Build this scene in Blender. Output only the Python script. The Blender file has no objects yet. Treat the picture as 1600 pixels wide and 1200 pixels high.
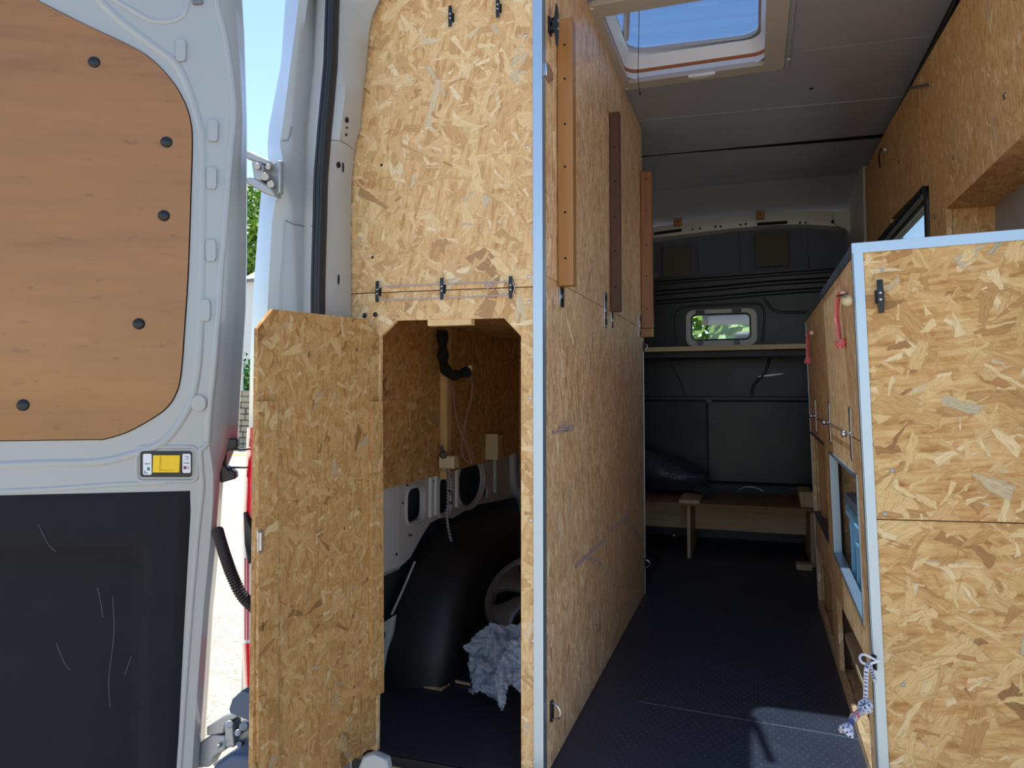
import bpy, math, random
from mathutils import Vector as V, Matrix, noise
from mathutils.geometry import tessellate_polygon
R = random.Random(7)
SC = bpy.context.scene
COL = SC.collection

# ------------------------------------------------------------------ camera
F_PX, PCY, PCX = 1120.0, 564.1, 800.0
TH = math.radians(2.5); PSI = math.atan(378 / F_PX * math.cos(TH))
CAM = V((0, 0, .82))
FW = V((-math.sin(PSI) * math.cos(TH), math.cos(PSI) * math.cos(TH), math.sin(TH)))
RT = V((math.cos(PSI), math.sin(PSI), 0)); UP = RT.cross(FW)
cam = bpy.data.cameras.new('camera'); cam.sensor_width = 36; cam.lens = 36 * F_PX / 1600
cam.shift_y = -(600 - PCY) / 1600; cam.clip_start = .02; cam.clip_end = 400
co = bpy.data.objects.new('camera', cam); COL.objects.link(co)
co.location = CAM; co.rotation_euler = Matrix((RT, UP, -FW)).transposed().to_euler()
SC.camera = co

def at(px, py, P, N):
    d = FW + RT * ((px - PCX) / F_PX) - UP * ((py - PCY) / F_PX)
    P = V(P); N = V(N)
    return CAM + d * ((P - CAM).dot(N) / d.dot(N))
def atx(px, py, x): return at(px, py, (x, 0, 0), (1, 0, 0))
def aty(px, py, y): return at(px, py, (0, y, 0), (0, 1, 0))
def atz(px, py, z): return at(px, py, (0, 0, z), (0, 0, 1))

# ------------------------------------------------------------------ light
SC.view_settings.view_transform = 'Standard'; SC.view_settings.look = 'None'
SC.view_settings.gamma = 1; SC.view_settings.use_curve_mapping = False
SC.view_settings.exposure = 0.95
w = bpy.data.worlds.new('world'); SC.world = w; w.use_nodes = True
nt = w.node_tree; nt.nodes.clear()
sky = nt.nodes.new('ShaderNodeTexSky'); sky.sky_type = 'NISHITA'; sky.sun_disc = False
SUN = V((-.37, .455, 1.95)).normalized()
sky.sun_elevation = math.asin(SUN.z); sky.sun_rotation = math.atan2(SUN.x, SUN.y)
sky.air_density = .95; sky.dust_density = .15; sky.ozone_density = 1.0
bg = nt.nodes.new('ShaderNodeBackground'); bg.inputs[1].default_value = .155
wo = nt.nodes.new('ShaderNodeOutputWorld')
nt.links.new(sky.outputs[0], bg.inputs[0]); nt.links.new(bg.outputs[0], wo.inputs[0])
sl = bpy.data.lights.new('sun', 'SUN'); sl.energy = 5.2; sl.angle = .0095; sl.color = (1, .95, .87)
so = bpy.data.objects.new('sun', sl); COL.objects.link(so); so.location = (0, 0, 8)
so.rotation_euler = SUN.to_track_quat('Z', 'Y').to_euler()
SC.cycles.max_bounces = 10; SC.cycles.diffuse_bounces = 6; SC.cycles.glossy_bounces = 4
SC.cycles.transmission_bounces = 6; SC.cycles.transparent_max_bounces = 12
SC.cycles.use_denoising = True; SC.cycles.caustics_reflective = False; SC.cycles.caustics_refractive = False
SC.cycles.sample_clamp_indirect = 6

# ------------------------------------------------------------------ helpers
def lin(c):
    return tuple((x / 255 / 12.92 if x / 255 <= .04045 else ((x / 255 + .055) / 1.055) ** 2.4) for x in c) + (1,)
class Frame:
    def __init__(s, o, ex, ez):
        s.o = V(o); s.ex = V(ex).normalized(); ez = V(ez)
        s.ez = (ez - s.ex * ez.dot(s.ex)).normalized(); s.ey = s.ez.cross(s.ex)
    def p(s, x, y, z): return s.o + s.ex * x + s.ey * y + s.ez * z
    def mat(s):
        m = Matrix((s.ex, s.ey, s.ez)).transposed().to_4x4(); m.translation = s.o; return m
WF = Frame((0, 0, 0), (1, 0, 0), (0, 0, 1))
class MB:
    def __init__(s): s.v = []; s.f = []; s.uv = []
    def add(s, vs, fs, uvs=None):
        n = len(s.v); s.v += [V(v) for v in vs]
        for i, f in enumerate(fs):
            s.f.append([n + k for k in f]); s.uv.append(uvs[i] if uvs else None)
        return s
    def box(s, x0, x1, y0, y1, z0, z1, fr=WF):
        vs = [fr.p(x, y, z) for x in (x0, x1) for y in (y0, y1) for z in (z0, z1)]
        return s.add(vs, [(0, 1, 3, 2), (4, 6, 7, 5), (0, 4, 5, 1), (2, 3, 7, 6), (0, 2, 6, 4), (1, 5, 7, 3)])
    def slab(s, pts, vec, holes=()):
        vec = V(vec); loops = [[V(p) for p in pts]] + [[V(p) for p in h] for h in holes]
        tris = tessellate_polygon(loops)
        flat = [p for l in loops for p in l]; n = len(flat)
        vs = flat + [p + vec for p in flat]
        nn = V((0, 0, 0))
        for a, b, c in tris[:1]:
            nn = (flat[b] - flat[a]).cross(flat[c] - flat[a])
        fs = []
        for a, b, c in tris:
            m = (flat[b] - flat[a]).cross(flat[c] - flat[a])
            if m.dot(vec) > 0: a, b, c = a, c, b
            fs.append((a, b, c)); fs.append((n + a, n + c, n + b))
        k = 0
        for l in loops:
            for i in range(len(l)):
                j = (i + 1) % len(l); fs.append((k + i, k + j, n + k + j, n + k + i))
            k += len(l)
        s.add(vs, fs); s.recalc = True; return s
    def grid(s, rows, closed=False):
        m = len(rows[0]); vs = [p for r in rows for p in r]; fs = []
        for i in range(len(rows) - 1):
            for j in range(m - (0 if closed else 1)):
                k = (j + 1) % m
                fs.append((i * m + j, i * m + k, (i + 1) * m + k, (i + 1) * m + j))
        return s.add(vs, fs)
    def tube(s, pts, r, seg=8, cap=True, closed=False, flat=1.0, up=None):
        pts = [V(p) for p in pts]; n = len(pts); rows = []; L = 0; ls = []
        rr = r if isinstance(r, (list, tuple)) else [r] * n
        prev = None
        for i, p in enumerate(pts):
            a = pts[i - 1] if (i or closed) else p; b = pts[(i + 1) % n] if (i < n - 1 or closed) else p
            t = (b - a).normalized()
            if prev is None:
                u = V(up) if up is not None else (V((0, 0, 1)) if abs(t.z) < .9 else V((1, 0, 0)))
            else: u = prev
            u = (u - t * u.dot(t)).normalized(); prev = u; q = t.cross(u)
            rows.append([p + u * math.cos(2 * math.pi * k / seg) * rr[i] * flat + q * math.sin(2 * math.pi * k / seg) * rr[i] for k in range(seg)])
            if i: L += (p - pts[i - 1]).length
            ls.append(L)
        vs = [p for r_ in rows for p in r_]; fs = []; uv = []
        for i in range(n if closed else n - 1):
            i2 = (i + 1) % n; l2 = ls[i2] if i2 else L + .001
            for k in range(seg):
                k2 = (k + 1) % seg
                fs.append((i * seg + k, i * seg + k2, i2 * seg + k2, i2 * seg + k))
                uv.append([(k / seg, ls[i]), ((k + 1) / seg, ls[i]), ((k + 1) / seg, l2), (k / seg, l2)])
        if cap and not closed:
            fs.append(tuple(range(seg))[::-1]); uv.append([(0, 0)] * seg)
            fs.append(tuple((n - 1) * seg + k for k in range(seg))); uv.append([(0, L)] * seg)
        return s.add(vs, fs, uv)
    def cyl(s, p0, p1, r, seg=16, r2=None): return s.tube([p0, p1], [r, r if r2 is None else r2], seg)
    def dome(s, c, n, r, h, seg=14):
        c = V(c); n = V(n).normalized(); u = n.orthogonal().normalized(); q = n.cross(u)
        rows = []
        for a in (0, .35, .7, .95):
            rr = r * math.cos(a * math.pi / 2); hh = h * math.sin(a * math.pi / 2)
            rows.append([c + n * hh + (u * math.cos(2 * math.pi * k / seg) + q * math.sin(2 * math.pi * k / seg)) * rr for k in range(seg)])
        s.grid(rows, True); k = len(s.v) - seg
        s.f.append(list(range(k, k + seg))); s.uv.append(None); return s
    def ball(s, c, r, sx=1, sy=1, sz=1, seg=12, nz=0, seed=0):
        c = V(c); rows = []
        for i in range(seg // 2 + 1):
            a = -math.pi / 2 + math.pi * i / (seg // 2); a = max(-1.54, min(1.54, a)); row = []
            for k in range(seg):
                b = 2 * math.pi * k / seg
                d = V((math.cos(a) * math.cos(b) * sx, math.cos(a) * math.sin(b) * sy, math.sin(a) * sz))
                row.append(c + d * r * (1 + nz * noise.noise(d * 3 + V((seed, 0, 0)))))
            rows.append(row)
        return s.grid(rows, True)

WM = {}
def newobj(name, me, M, parent):
    o = bpy.data.objects.new(name, me); COL.objects.link(o)
    if parent is not None:
        o.parent = parent; o.matrix_local = WM[parent.name].inverted() @ M
    else: o.matrix_world = M
    WM[o.name] = M.copy(); return o
def thing(name, label, cat, loc=(0, 0, 0), frame=None, group=None, kind=None, parent=None):
    M = frame.mat() if frame else Matrix.Translation(V(loc))
    o = newobj(name, None, M, parent); o.empty_display_size = .05
    tag(o, label, cat, group, kind); return o
def tag(o, label=None, cat=None, group=None, kind=None):
    for k, v in (('label', label), ('category', cat), ('group', group), ('kind', kind)):
        if v: o[k] = v
    return o
def obj(name, mb, mat, parent=None, bevel=0, smooth=40, seg=2, label=None, M=None, sub=0):
    if M is None:
        if parent is not None: M = WM[parent.name]
        else:
            lo = [min(v[i] for v in mb.v) for i in range(3)]; hi = [max(v[i] for v in mb.v) for i in range(3)]
            M = Matrix.Translation(V(((lo[0] + hi[0]) / 2, (lo[1] + hi[1]) / 2, lo[2])))
    Mi = M.inverted(); vs = [Mi @ v for v in mb.v]
    me = bpy.data.meshes.new(name); me.from_pydata(vs, [], mb.f); 
    uvl = me.uv_layers.new(name='UVMap'); i = 0
    me.update()
    for pi, p in enumerate(me.polygons):
        u = mb.uv[pi]
        if u: 
            for k in range(len(p.vertices)): uvl.data[i + k].uv = u[k]
        else:
            n = p.normal; ax = max(range(3), key=lambda a: abs(n[a]))
            for k, vi in enumerate(p.vertices):
                c = me.vertices[vi].co
                uvl.data[i + k].uv = (c.y, c.z) if ax == 0 else ((c.x, c.z) if ax == 1 else (c.x, c.y))
        i += len(p.vertices)
    if getattr(mb, 'recalc', False):
        import bmesh
        b = bmesh.new(); b.from_mesh(me); bmesh.ops.recalc_face_normals(b, faces=b.faces); b.to_mesh(me); b.free()
    if smooth:
        me.shade_smooth(); me.set_sharp_from_angle(angle=math.radians(smooth))
    me.materials.append(mat)
    o = newobj(name, me, M, parent)
    if label: o['label'] = label
    if bevel:
        m = o.modifiers.new('b', 'BEVEL'); m.width = bevel; m.segments = seg; m.limit_method = 'ANGLE'; m.angle_limit = math.radians(40)
    if sub:
        m = o.modifiers.new('s', 'SUBSURF'); m.levels = m.render_levels = sub
    return o
def copy_tree(o, loc, label=None, rz=None):
    def cp(a, par):
        c = a.copy(); COL.objects.link(c)
        if par is not None: c.parent = par
        for ch in a.children: cp(ch, c)
        return c
    c = cp(o, None); c.location = loc
    if label: c['label'] = label
    return c
def rrect(x0, x1, y0, y1, r, n=5):
    out = []
    for cx, cy, a0 in ((x1 - r, y1 - r, 0), (x0 + r, y1 - r, 90), (x0 + r, y0 + r, 180), (x1 - r, y0 + r, 270)):
        for k in range(n + 1):
            a = math.radians(a0 + 90 * k / n); out.append((cx + r * math.cos(a), cy + r * math.sin(a)))
    return out
def cr(pts, n=6):
    pts = [V(p).to_3d() if len(p) == 2 else V(p) for p in pts]; out = []
    P = [pts[0] * 2 - pts[1]] + pts + [pts[-1] * 2 - pts[-2]]
    for i in range(1, len(P) - 2):
        a, b, c, d = P[i - 1:i + 3]
        for k in range(n):
            t = k / n
            out.append(.5 * ((2 * b) + (c - a) * t + (2 * a - 5 * b + 4 * c - d) * t * t + (3 * b - a - 3 * c + d) * t ** 3))
    out.append(pts[-1]); return out

# ------------------------------------------------------------------ materials
def nodes(name):
    m = bpy.data.materials.new(name); m.use_nodes = True; t = m.node_tree
    return m, t, t.nodes['Principled BSDF']
class G:
    def __init__(s, t): s.t = t
    def n(s, ty, ins=None, **kw):
        nd = s.t.nodes.new('ShaderNode' + ty)
        for k, v in kw.items(): setattr(nd, k, v)
        for k, v in (ins or {}).items():
            if isinstance(v, bpy.types.NodeSocket): s.t.links.new(v, nd.inputs[k])
            else: nd.inputs[k].default_value = v
        return nd
    def m(s, op, a, b=0, c=0, clamp=False): return s.n('Math', {0: a, 1: b, 2: c}, operation=op, use_clamp=clamp).outputs[0]
    def vm(s, op, a, b=(0, 0, 0), c=(0, 0, 0)): return s.n('VectorMath', {0: a, 1: b, 2: c}, operation=op).outputs[0]
    def mix(s, f, a, b, bt='MIX'):
        nd = s.n('Mix', data_type='RGBA', blend_type=bt, clamp_factor=True)
        for k, v in ((0, f), (6, a), (7, b)):
            if isinstance(v, bpy.types.NodeSocket): s.t.links.new(v, nd.inputs[k])
            else: nd.inputs[k].default_value = v
        return nd.outputs[2]
    def ramp(s, f, stops, interp='LINEAR'):
        nd = s.n('ValToRGB', {0: f}); e = nd.color_ramp.elements; nd.color_ramp.interpolation = interp
        while len(e) < len(stops): e.new(.5)
        for x, (p, c) in zip(e, stops): x.position = p; x.color = c
        return nd.outputs[0]
    def noise(s, v, sc, det=2, rough=.5): return s.n('TexNoise', {'Vector': v, 'Scale': sc, 'Detail': det, 'Roughness': rough}).outputs[0]
def uvrand(g):
    uv = g.n('UVMap').outputs[0]; r = g.n('ObjectInfo').outputs['Random']
    return g.vm('ADD', uv, g.vm('SCALE', (37.3, 19.7, 0)) if False else g.n('CombineXYZ', {0: g.m('MULTIPLY', r, 31.7), 1: g.m('MULTIPLY', r, 17.3), 2: 0.0}).outputs[0])

def simple(name, rgb, rough=.5, metal=0, var=.0, vs=30, bump=0, bs=200, coat=0, spec=.5, stretch=None, obj_co=False):
    m, t, b = nodes(name); g = G(t)
    base = lin(rgb); b.inputs['Roughness'].default_value = rough; b.inputs['Metallic'].default_value = metal
    b.inputs['Coat Weight'].default_value = coat; b.inputs['Coat Roughness'].default_value = .12
    b.inputs['Specular IOR Level'].default_value = spec
    co_ = g.n('TexCoord').outputs['Object']
    if stretch: co_ = g.vm('MULTIPLY', co_, stretch)
    if var:
        f = g.noise(co_, vs, 4, .6)
        c = g.mix(g.m('MULTIPLY', f, 1.0), tuple(x * (1 - var) for x in base[:3]) + (1,), tuple(min(1, x * (1 + var)) for x in base[:3]) + (1,))
        t.links.new(c, b.inputs['Base Color'])
        rr = g.m('ADD', rough - .08, g.m('MULTIPLY', f, .16)); t.links.new(rr, b.inputs['Roughness'])
    else: b.inputs['Base Color'].default_value = base
    if bump:
        h = g.noise(co_, bs, 3, .6)
        bn = g.n('Bump', {'Strength': bump, 'Distance': .002, 'Height': h}); t.links.new(bn.outputs[0], b.inputs['Normal'])
    return m

CHIP = []
def chip_group():
    """one layer of randomly turned wood strands laid over the colour beneath"""
    if CHIP: return CHIP[0]
    t = bpy.data.node_groups.new('strand_layer', 'ShaderNodeTree'); CHIP.append(t); g = G(t)
    for nm, ty in (('Vector', 'Vector'), ('Color', 'Color'), ('Scale', 'Vector'), ('Offset', 'Vector'), ('Turn', 'Float'), ('Angle', 'Float'), ('Spread', 'Float'), ('On', 'Float'), ('Fibre', 'Vector'), ('Dark', 'Float')):
        t.interface.new_socket(nm, in_out='INPUT', socket_type='NodeSocket' + ty)
    t.interface.new_socket('Color', in_out='OUTPUT', socket_type='NodeSocketColor')
    I = t.nodes.new('NodeGroupInput').outputs; O = t.nodes.new('NodeGroupOutput')
    PAL = [(0, lin((150, 110, 70))), (.03, lin((186, 140, 86))), (.25, lin((208, 166, 108))), (.5, lin((220, 183, 126))), (.80, lin((229, 196, 140))), (.96, lin((238, 215, 170))), (1, lin((184, 172, 148)))]
    p = g.n('VectorRotate', {0: I['Vector'], 'Angle': I['Turn']}, rotation_type='Z_AXIS').outputs[0]
    p = g.vm('MULTIPLY_ADD', p, I['Scale'], I['Offset'])
    cell = g.vm('FLOOR', p); loc = g.vm('SUBTRACT', g.vm('FRACTION', p), (.5, .5, 0))
    w1 = g.n('TexWhiteNoise', {'Vector': cell}, noise_dimensions='2D'); w2 = g.n('TexWhiteNoise', {'Vector': g.vm('ADD', cell, (13.7, 71.3, 0))}, noise_dimensions='2D')
    s1 = g.n('SeparateXYZ', {0: w1.outputs[1]}).outputs; s2 = g.n('SeparateXYZ', {0: w2.outputs[1]}).outputs
    th = g.m('MULTIPLY_ADD', g.m('ADD', g.m('SUBTRACT', s1[0], .5), g.m('MULTIPLY', g.m('SUBTRACT', s1[1], .5), .8)), I['Spread'], I['Angle'])
    off = g.n('CombineXYZ', {0: g.m('MULTIPLY_ADD', s2[0], .2, -.1), 1: g.m('MULTIPLY_ADD', s2[1], .5, -.25), 2: 0.0}).outputs[0]
    q = g.n('VectorRotate', {0: g.vm('SUBTRACT', loc, off), 'Angle': g.m('MULTIPLY', th, -1)}, rotation_type='Z_AXIS').outputs[0]
    sq = g.n('SeparateXYZ', {0: q}).outputs
    taper = g.m('MULTIPLY', sq[0], g.m('MULTIPLY_ADD', s1[2], .36, -.18))
    ay = g.m('ABSOLUTE', sq[1]); ax = g.m('ABSOLUTE', sq[0])
    dx = g.m('ADD', g.m('SUBTRACT', g.m('MULTIPLY_ADD', s1[1], .16, .24), ax), g.m('MULTIPLY', sq[1], g.m('MULTIPLY_ADD', s2[0], 1.2, -.6)))
    dy = g.m('ADD', g.m('SUBTRACT', g.m('MULTIPLY_ADD', g.m('MULTIPLY', s2[2], s2[2]), .10, .030), ay), taper)
    d = g.m('MINIMUM', dx, dy)
    on = g.m('LESS_THAN', g.m('FRACT', g.m('MULTIPLY', w1.outputs[0], 5.7)), I['On'])
    mask = g.m('MULTIPLY', g.m('MULTIPLY', d, 90, clamp=True), on)
    fib = g.noise(g.vm('ADD', g.vm('MULTIPLY', q, I['Fibre']), cell), 1, 2, .6)
    cc = g.ramp(g.m('FRACT', g.m('MULTIPLY', w2.outputs[0], 7.13)), PAL)
    cc = g.mix(1.0, cc, g.ramp(fib, [(.25, (.62, .55, .48, 1)), (.5, (1, 1, 1, 1)), (.8, (1.12, 1.14, 1.18, 1))]), 'MULTIPLY')
    edge = g.m('MULTIPLY_ADD', g.m('MULTIPLY', d, 45, clamp=True), I['Dark'], g.m('SUBTRACT', 1, I['Dark']))  # darkens each strand's rim in the colour, a painted outline shadow
    cc = g.mix(1.0, cc, g.n('CombineXYZ', {0: edge, 1: edge, 2: edge}).outputs[0], 'MULTIPLY')
    t.links.new(g.mix(mask, I['Color'], cc), O.inputs[0]); return t
def osb(name, tint=(1, 1, 1), angle=90, spread=2.6, size=1.0, fine=.5, rough=.55, contrast=1.0, coat=0.0, seed=0, layers=13, dark=.4, dens=1.0, sat=1.0):
    m, t, b = nodes(name); g = G(t); uv = uvrand(g)
    rnd = random.Random(seed + 11)
    # crumb base with short fibres
    wr = g.n('VectorRotate', {0: uv, 'Angle': math.radians(-angle)}, rotation_type='Z_AXIS').outputs[0]
    f1 = g.noise(g.vm('MULTIPLY', wr, (16 / size, 110 / size, 1)), 1, 4, .65)
    f2 = g.noise(uv, 24 / size, 4, .7)
    col = g.ramp(g.m('ADD', g.m('MULTIPLY', f1, .75), g.m('MULTIPLY', f2, .45)), [(.30, lin((92, 62, 34))), (.45, lin((168, 118, 64))), (.58, lin((205, 160, 100))), (.75, lin((228, 194, 138)))])
    warp = g.n('TexNoise', {'Vector': uv, 'Scale': 45 / size, 'Detail': 3.0}).outputs[1]
    warp = g.vm('SCALE', g.vm('SUBTRACT', warp, (.5, .5, .5)), ); warp.node.inputs['Scale'].default_value = .013 * size
    uvw = g.vm('ADD', uv, warp)
    scs = [9, 14, 11, 7, 20, 12, 17, 8, 27, 10, 15, 22, 9, 34, 12, 18][:layers]
    for i, sc in enumerate(scs):
        sc = sc / size; ra = rnd.uniform(0, 3.14)
        nd = t.nodes.new('ShaderNodeGroup'); nd.node_tree = chip_group()
        vals = {'Scale': (sc, sc, 0), 'Offset': (rnd.uniform(0, 99), rnd.uniform(0, 99), 0), 'Turn': ra, 'Angle': math.radians(angle) + ra,
                'Spread': spread, 'On': (.8 if i % 2 else .68) * dens, 'Fibre': (5, 70 * 8 / (sc * size) + 14, 1), 'Dark': dark * .6}
        for k, v in vals.items(): nd.inputs[k].default_value = v
        t.links.new(uvw, nd.inputs['Vector']); t.links.new(col, nd.inputs['Color']); col = nd.outputs[0]
    # dark resin specks and slow colour drift
    sp = g.m('MULTIPLY', g.m('SUBTRACT', g.noise(g.vm('MULTIPLY', wr, (28, 60, 1)), 1, 3, .6), .66), 14, clamp=True)
    col = g.mix(g.m('MULTIPLY', sp, fine), col, lin((92, 60, 34)))
    dr = g.noise(uv, 5, 3, .5)
    col = g.mix(g.m('MULTIPLY', dr, .35), col, g.mix(1.0, col, lin((205, 150, 92)), 'MULTIPLY'))
    hs = g.n('HueSaturation', {'Saturation': sat, 'Value': 1.0, 'Color': col})
    col = g.mix(1.0, hs.outputs[0], tuple(tint) + (1,), 'MULTIPLY')
    if contrast != 1: 
        avg = tuple(a * b_ for a, b_ in zip(lin((196, 152, 98))[:3], tint)) + (1,)
        col = g.mix(1 - contrast, col, avg)
    t.links.new(col, b.inputs['Base Color'])
    b.inputs['Roughness'].default_value = rough; b.inputs['Specular IOR Level'].default_value = .35
    b.inputs['Coat Weight'].default_value = coat; b.inputs['Coat Roughness'].default_value = .3
    bn = g.n('Bump', {'Strength': .25, 'Distance': .001, 'Height': f1}); t.links.new(bn.outputs[0], b.inputs['Normal'])
    return m
def wood(name, rgb, rgb2, axis='z', rough=.5, k=1.0, coat=0.0, scratch=False):
    m, t, b = nodes(name); g = G(t); tc = g.n('TexCoord').outputs['Object']
    r = g.m('MULTIPLY', g.n('ObjectInfo').outputs['Random'], 23.0)
    tc = g.vm('ADD', tc, g.n('CombineXYZ', {0: r, 1: r, 2: r}).outputs[0])
    st = {'x': (3, 60, 60), 'y': (60, 3, 60), 'z': (60, 60, 3), 'd': (4, 40, 28)}[axis]
    f = g.noise(g.vm('MULTIPLY', tc, tuple(s * k for s in st)), 1, 5, .65); f2 = g.noise(g.vm('MULTIPLY', tc, tuple(s * .2 * k for s in st)), 1, 3, .5)
    c = g.ramp(g.m('ADD', g.m('MULTIPLY', f, .55), g.m('MULTIPLY', f2, .5)), [(.32, lin(rgb2)), (.5, lin(rgb)), (.72, tuple(min(1, x * 1.18) for x in lin(rgb)[:3]) + (1,))])
    if scratch:
        sp = g.m('MULTIPLY', g.m('SUBTRACT', g.noise(g.vm('MULTIPLY', tc, (14, 14, 40)), 1, 4, .6), .62), 9, clamp=True)
        c = g.mix(g.m('MULTIPLY', sp, .6), c, lin((100, 66, 42)))
    t.links.new(c, b.inputs['Base Color']); b.inputs['Roughness'].default_value = rough
    b.inputs['Coat Weight'].default_value = coat
    bn = g.n('Bump', {'Strength': .15, 'Distance': .001, 'Height': f}); t.links.new(bn.outputs[0], b.inputs['Normal'])
    return m
def rope(name, c1, c2, freq=120, thr=.5, c3=None):
    m, t, b = nodes(name); g = G(t); uv = g.n('UVMap').outputs[0]; s = g.n('SeparateXYZ', {0: uv}).outputs
    a = g.m('FRACT', g.m('ADD', g.m('MULTIPLY', s[1], freq), s[0])); b2 = g.m('FRACT', g.m('SUBTRACT', g.m('MULTIPLY', s[1], freq), g.m('MULTIPLY', s[0], 2)))
    k = g.m('MULTIPLY', g.m('LESS_THAN', a, thr), g.m('LESS_THAN', b2, .62))
    c = g.mix(k, lin(c1), lin(c2)); t.links.new(c, b.inputs['Base Color']); b.inputs['Roughness'].default_value = .85
    bn = g.n('Bump', {'Strength': .5, 'Distance': .001, 'Height': a}); t.links.new(bn.outputs[0], b.inputs['Normal'])
    return m
def glass(name, tint, gloss=.06):
    m, t, b = nodes(name); g = G(t); t.nodes.remove(b)
    tr = g.n('BsdfTransparent', {0: lin(tint)}); gl = g.n('BsdfGlossy', {0: (1, 1, 1, 1), 1: .02})
    lw = g.n('LayerWeight', {0: .5}).outputs[1]; mx = g.n('MixShader', {0: g.m('MULTIPLY_ADD', g.m('POWER', lw, 4.0), .5, .03)})
    t.links.new(tr.outputs[0], mx.inputs[1]); t.links.new(gl.outputs[0], mx.inputs[2])
    t.links.new(mx.outputs[0], t.nodes['Material Output'].inputs[0]); return m

M = {}
M['paint'] = simple('white_paint', (162, 164, 166), .32, var=.03, vs=3, coat=.6)
M['paint_in'] = simple('white_primer_paint', (188, 188, 190), .4, var=.10, vs=6, coat=.2)
M['osb_front'] = osb('osb_front', (1.13, 1.18, 1.28), 80, 2.9, 1.25, .3, contrast=.8, seed=1, layers=14, dens=1.2, sat=.95)
M['osb_side'] = osb('osb_varnished', (1.32, 1.28, 1.28), 90, 1.1, 1.0, .8, rough=.38, coat=.3, seed=2, sat=.82, layers=14, dens=1.2)
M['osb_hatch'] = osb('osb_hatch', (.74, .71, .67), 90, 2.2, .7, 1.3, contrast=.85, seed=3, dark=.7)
M['osb_cab'] = osb('osb_cabinet', (1.0, 1.0, .98), 4, 1.9, 1.6, .3, seed=4, layers=16, dens=1.25)
M['osb_cabside'] = osb('osb_cabinet_side', (1.06, 1.06, 1.05), 90, .8, .9, 1.2, seed=5, sat=.9, layers=14, dens=1.2)
M['osb_gar'] = osb('osb_garage', (.9, .87, .84), 75, 2.8, 1.0, .6, seed=6, layers=14)
M['osb_wall'] = osb('osb_wall_panel', (1.12, 1.14, 1.28), 80, 1.6, .9, .4, seed=8, layers=7, contrast=.75)
M['osb_edge'] = wood('osb_edge', (206, 164, 104), (128, 88, 50), 'z', .8, 2)
M['ply_door'] = wood('door_plywood', (150, 103, 58), (122, 80, 44), 'd', .38, .8, coat=.15, scratch=True)
M['ply'] = wood('birch_plywood', (196, 166, 126), (160, 126, 88), 'x', .6)
M['ply_end'] = wood('birch_plywood_upright', (196, 166, 126), (160, 126, 88), 'z', .6)
M['pine'] = wood('orange_pine', (160, 112, 58), (124, 80, 40), 'z', .45, 1, coat=.3)
M['pine2'] = wood('red_pine', (150, 98, 56), (118, 72, 40), 'z', .45, 1, coat=.3)
M['dark_wood'] = wood('dark_hardwood', (86, 56, 42), (56, 36, 28), 'z', .5)
M['pale_pine'] = wood('pale_pine', (214, 180, 128), (180, 140, 92), 'z', .6)
M['bench'] = wood('bench_osb', (140, 104, 72), (92, 64, 42), 'y', .7, .6)
M['alu'] = simple('silver_trim', (176, 192, 208), .36, metal=.75, var=.04, vs=4)
M['steel'] = simple('bright_steel', (200, 200, 205), .22, metal=1)
M['cast'] = simple('painted_hinge', (168, 170, 172), .45, metal=.5, var=.1, vs=20)
M['black'] = simple('black_plastic', (22, 23, 28), .42)
M['hole'] = simple('dark_hole', (8, 8, 9), .9)
M['carpet'] = simple('black_carpet', (38, 37, 41), .95, var=.25, vs=9, bump=.6, bs=500, spec=.2)
M['rubber'] = simple('black_seal_rubber', (24, 26, 34), .5)
M['bulk'] = simple('black_bulkhead', (16, 17, 25), .42, var=.2, vs=5, bump=.15, bs=120)
M['bulk_dark'] = simple('black_bulkhead_lower', (12, 13, 18), .5, var=.2, vs=5)
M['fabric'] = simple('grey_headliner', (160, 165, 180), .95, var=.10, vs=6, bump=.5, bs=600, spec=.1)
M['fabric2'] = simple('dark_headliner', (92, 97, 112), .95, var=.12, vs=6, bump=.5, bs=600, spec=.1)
M['patch'] = simple('brown_foam_patch', (86, 80, 76), .95, var=.1, vs=20)
M['beige'] = simple('beige_plastic', (190, 184, 182), .45)
M['whitepl'] = simple('white_plastic', (240, 241, 244), .25)
M['cream'] = simple('cream_plastic', (206, 190, 150), .5)
M['yellow'] = simple('yellow_plastic', (236, 196, 12), .4)
M['sticker'] = simple('white_label', (220, 222, 230), .5)
M['green'] = simple('green_print', (40, 120, 80), .6)
M['redp'] = simple('maroon_print', (120, 24, 54), .6)
M['greyp'] = simple('grey_print', (110, 112, 120), .6)
M['lens'] = simple('red_lens', (226, 10, 40), .15, coat=.8)
M['lens_clear'] = simple('clear_lens', (206, 210, 222), .12, coat=.9, var=.1, vs=60)
M['bumper'] = simple('grey_bumper', (70, 84, 108), .5, var=.06, vs=40)
M['crate'] = simple('blue_crate', (112, 164, 196), .45)
M['lid'] = simple('grey_lid', (104, 116, 134), .5, var=.15, vs=30)
M['orange_seal'] = simple('orange_brown_seal', (168, 96, 56), .6)
M['tape'] = simple('bare_joint', (190, 150, 118), .8)
M['hub'] = simple('silver_wheel_cover', (92, 87, 84), .35, metal=.6, var=.08, vs=10)
M['sock'] = simple('black_fabric', (14, 14, 16), .9)
M['skin'] = simple('dark_inner_skin', (62, 68, 78), .6)
M['wallgrey'] = simple('grey_side_panel', (148, 148, 154), .5)
M['blackcord'] = simple('black_cord', (14, 14, 14), .7)
M['rope_r'] = rope('red_white_rope', (222, 84, 84), (236, 190, 184), 230, .42)
M['rope_p'] = rope('mauve_white_cord', (196, 182, 180), (140, 108, 112), 260, .5)
M['rope_g'] = rope('dark_red_white_cord', (150, 128, 130), (110, 34, 48), 160, .5)
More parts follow.
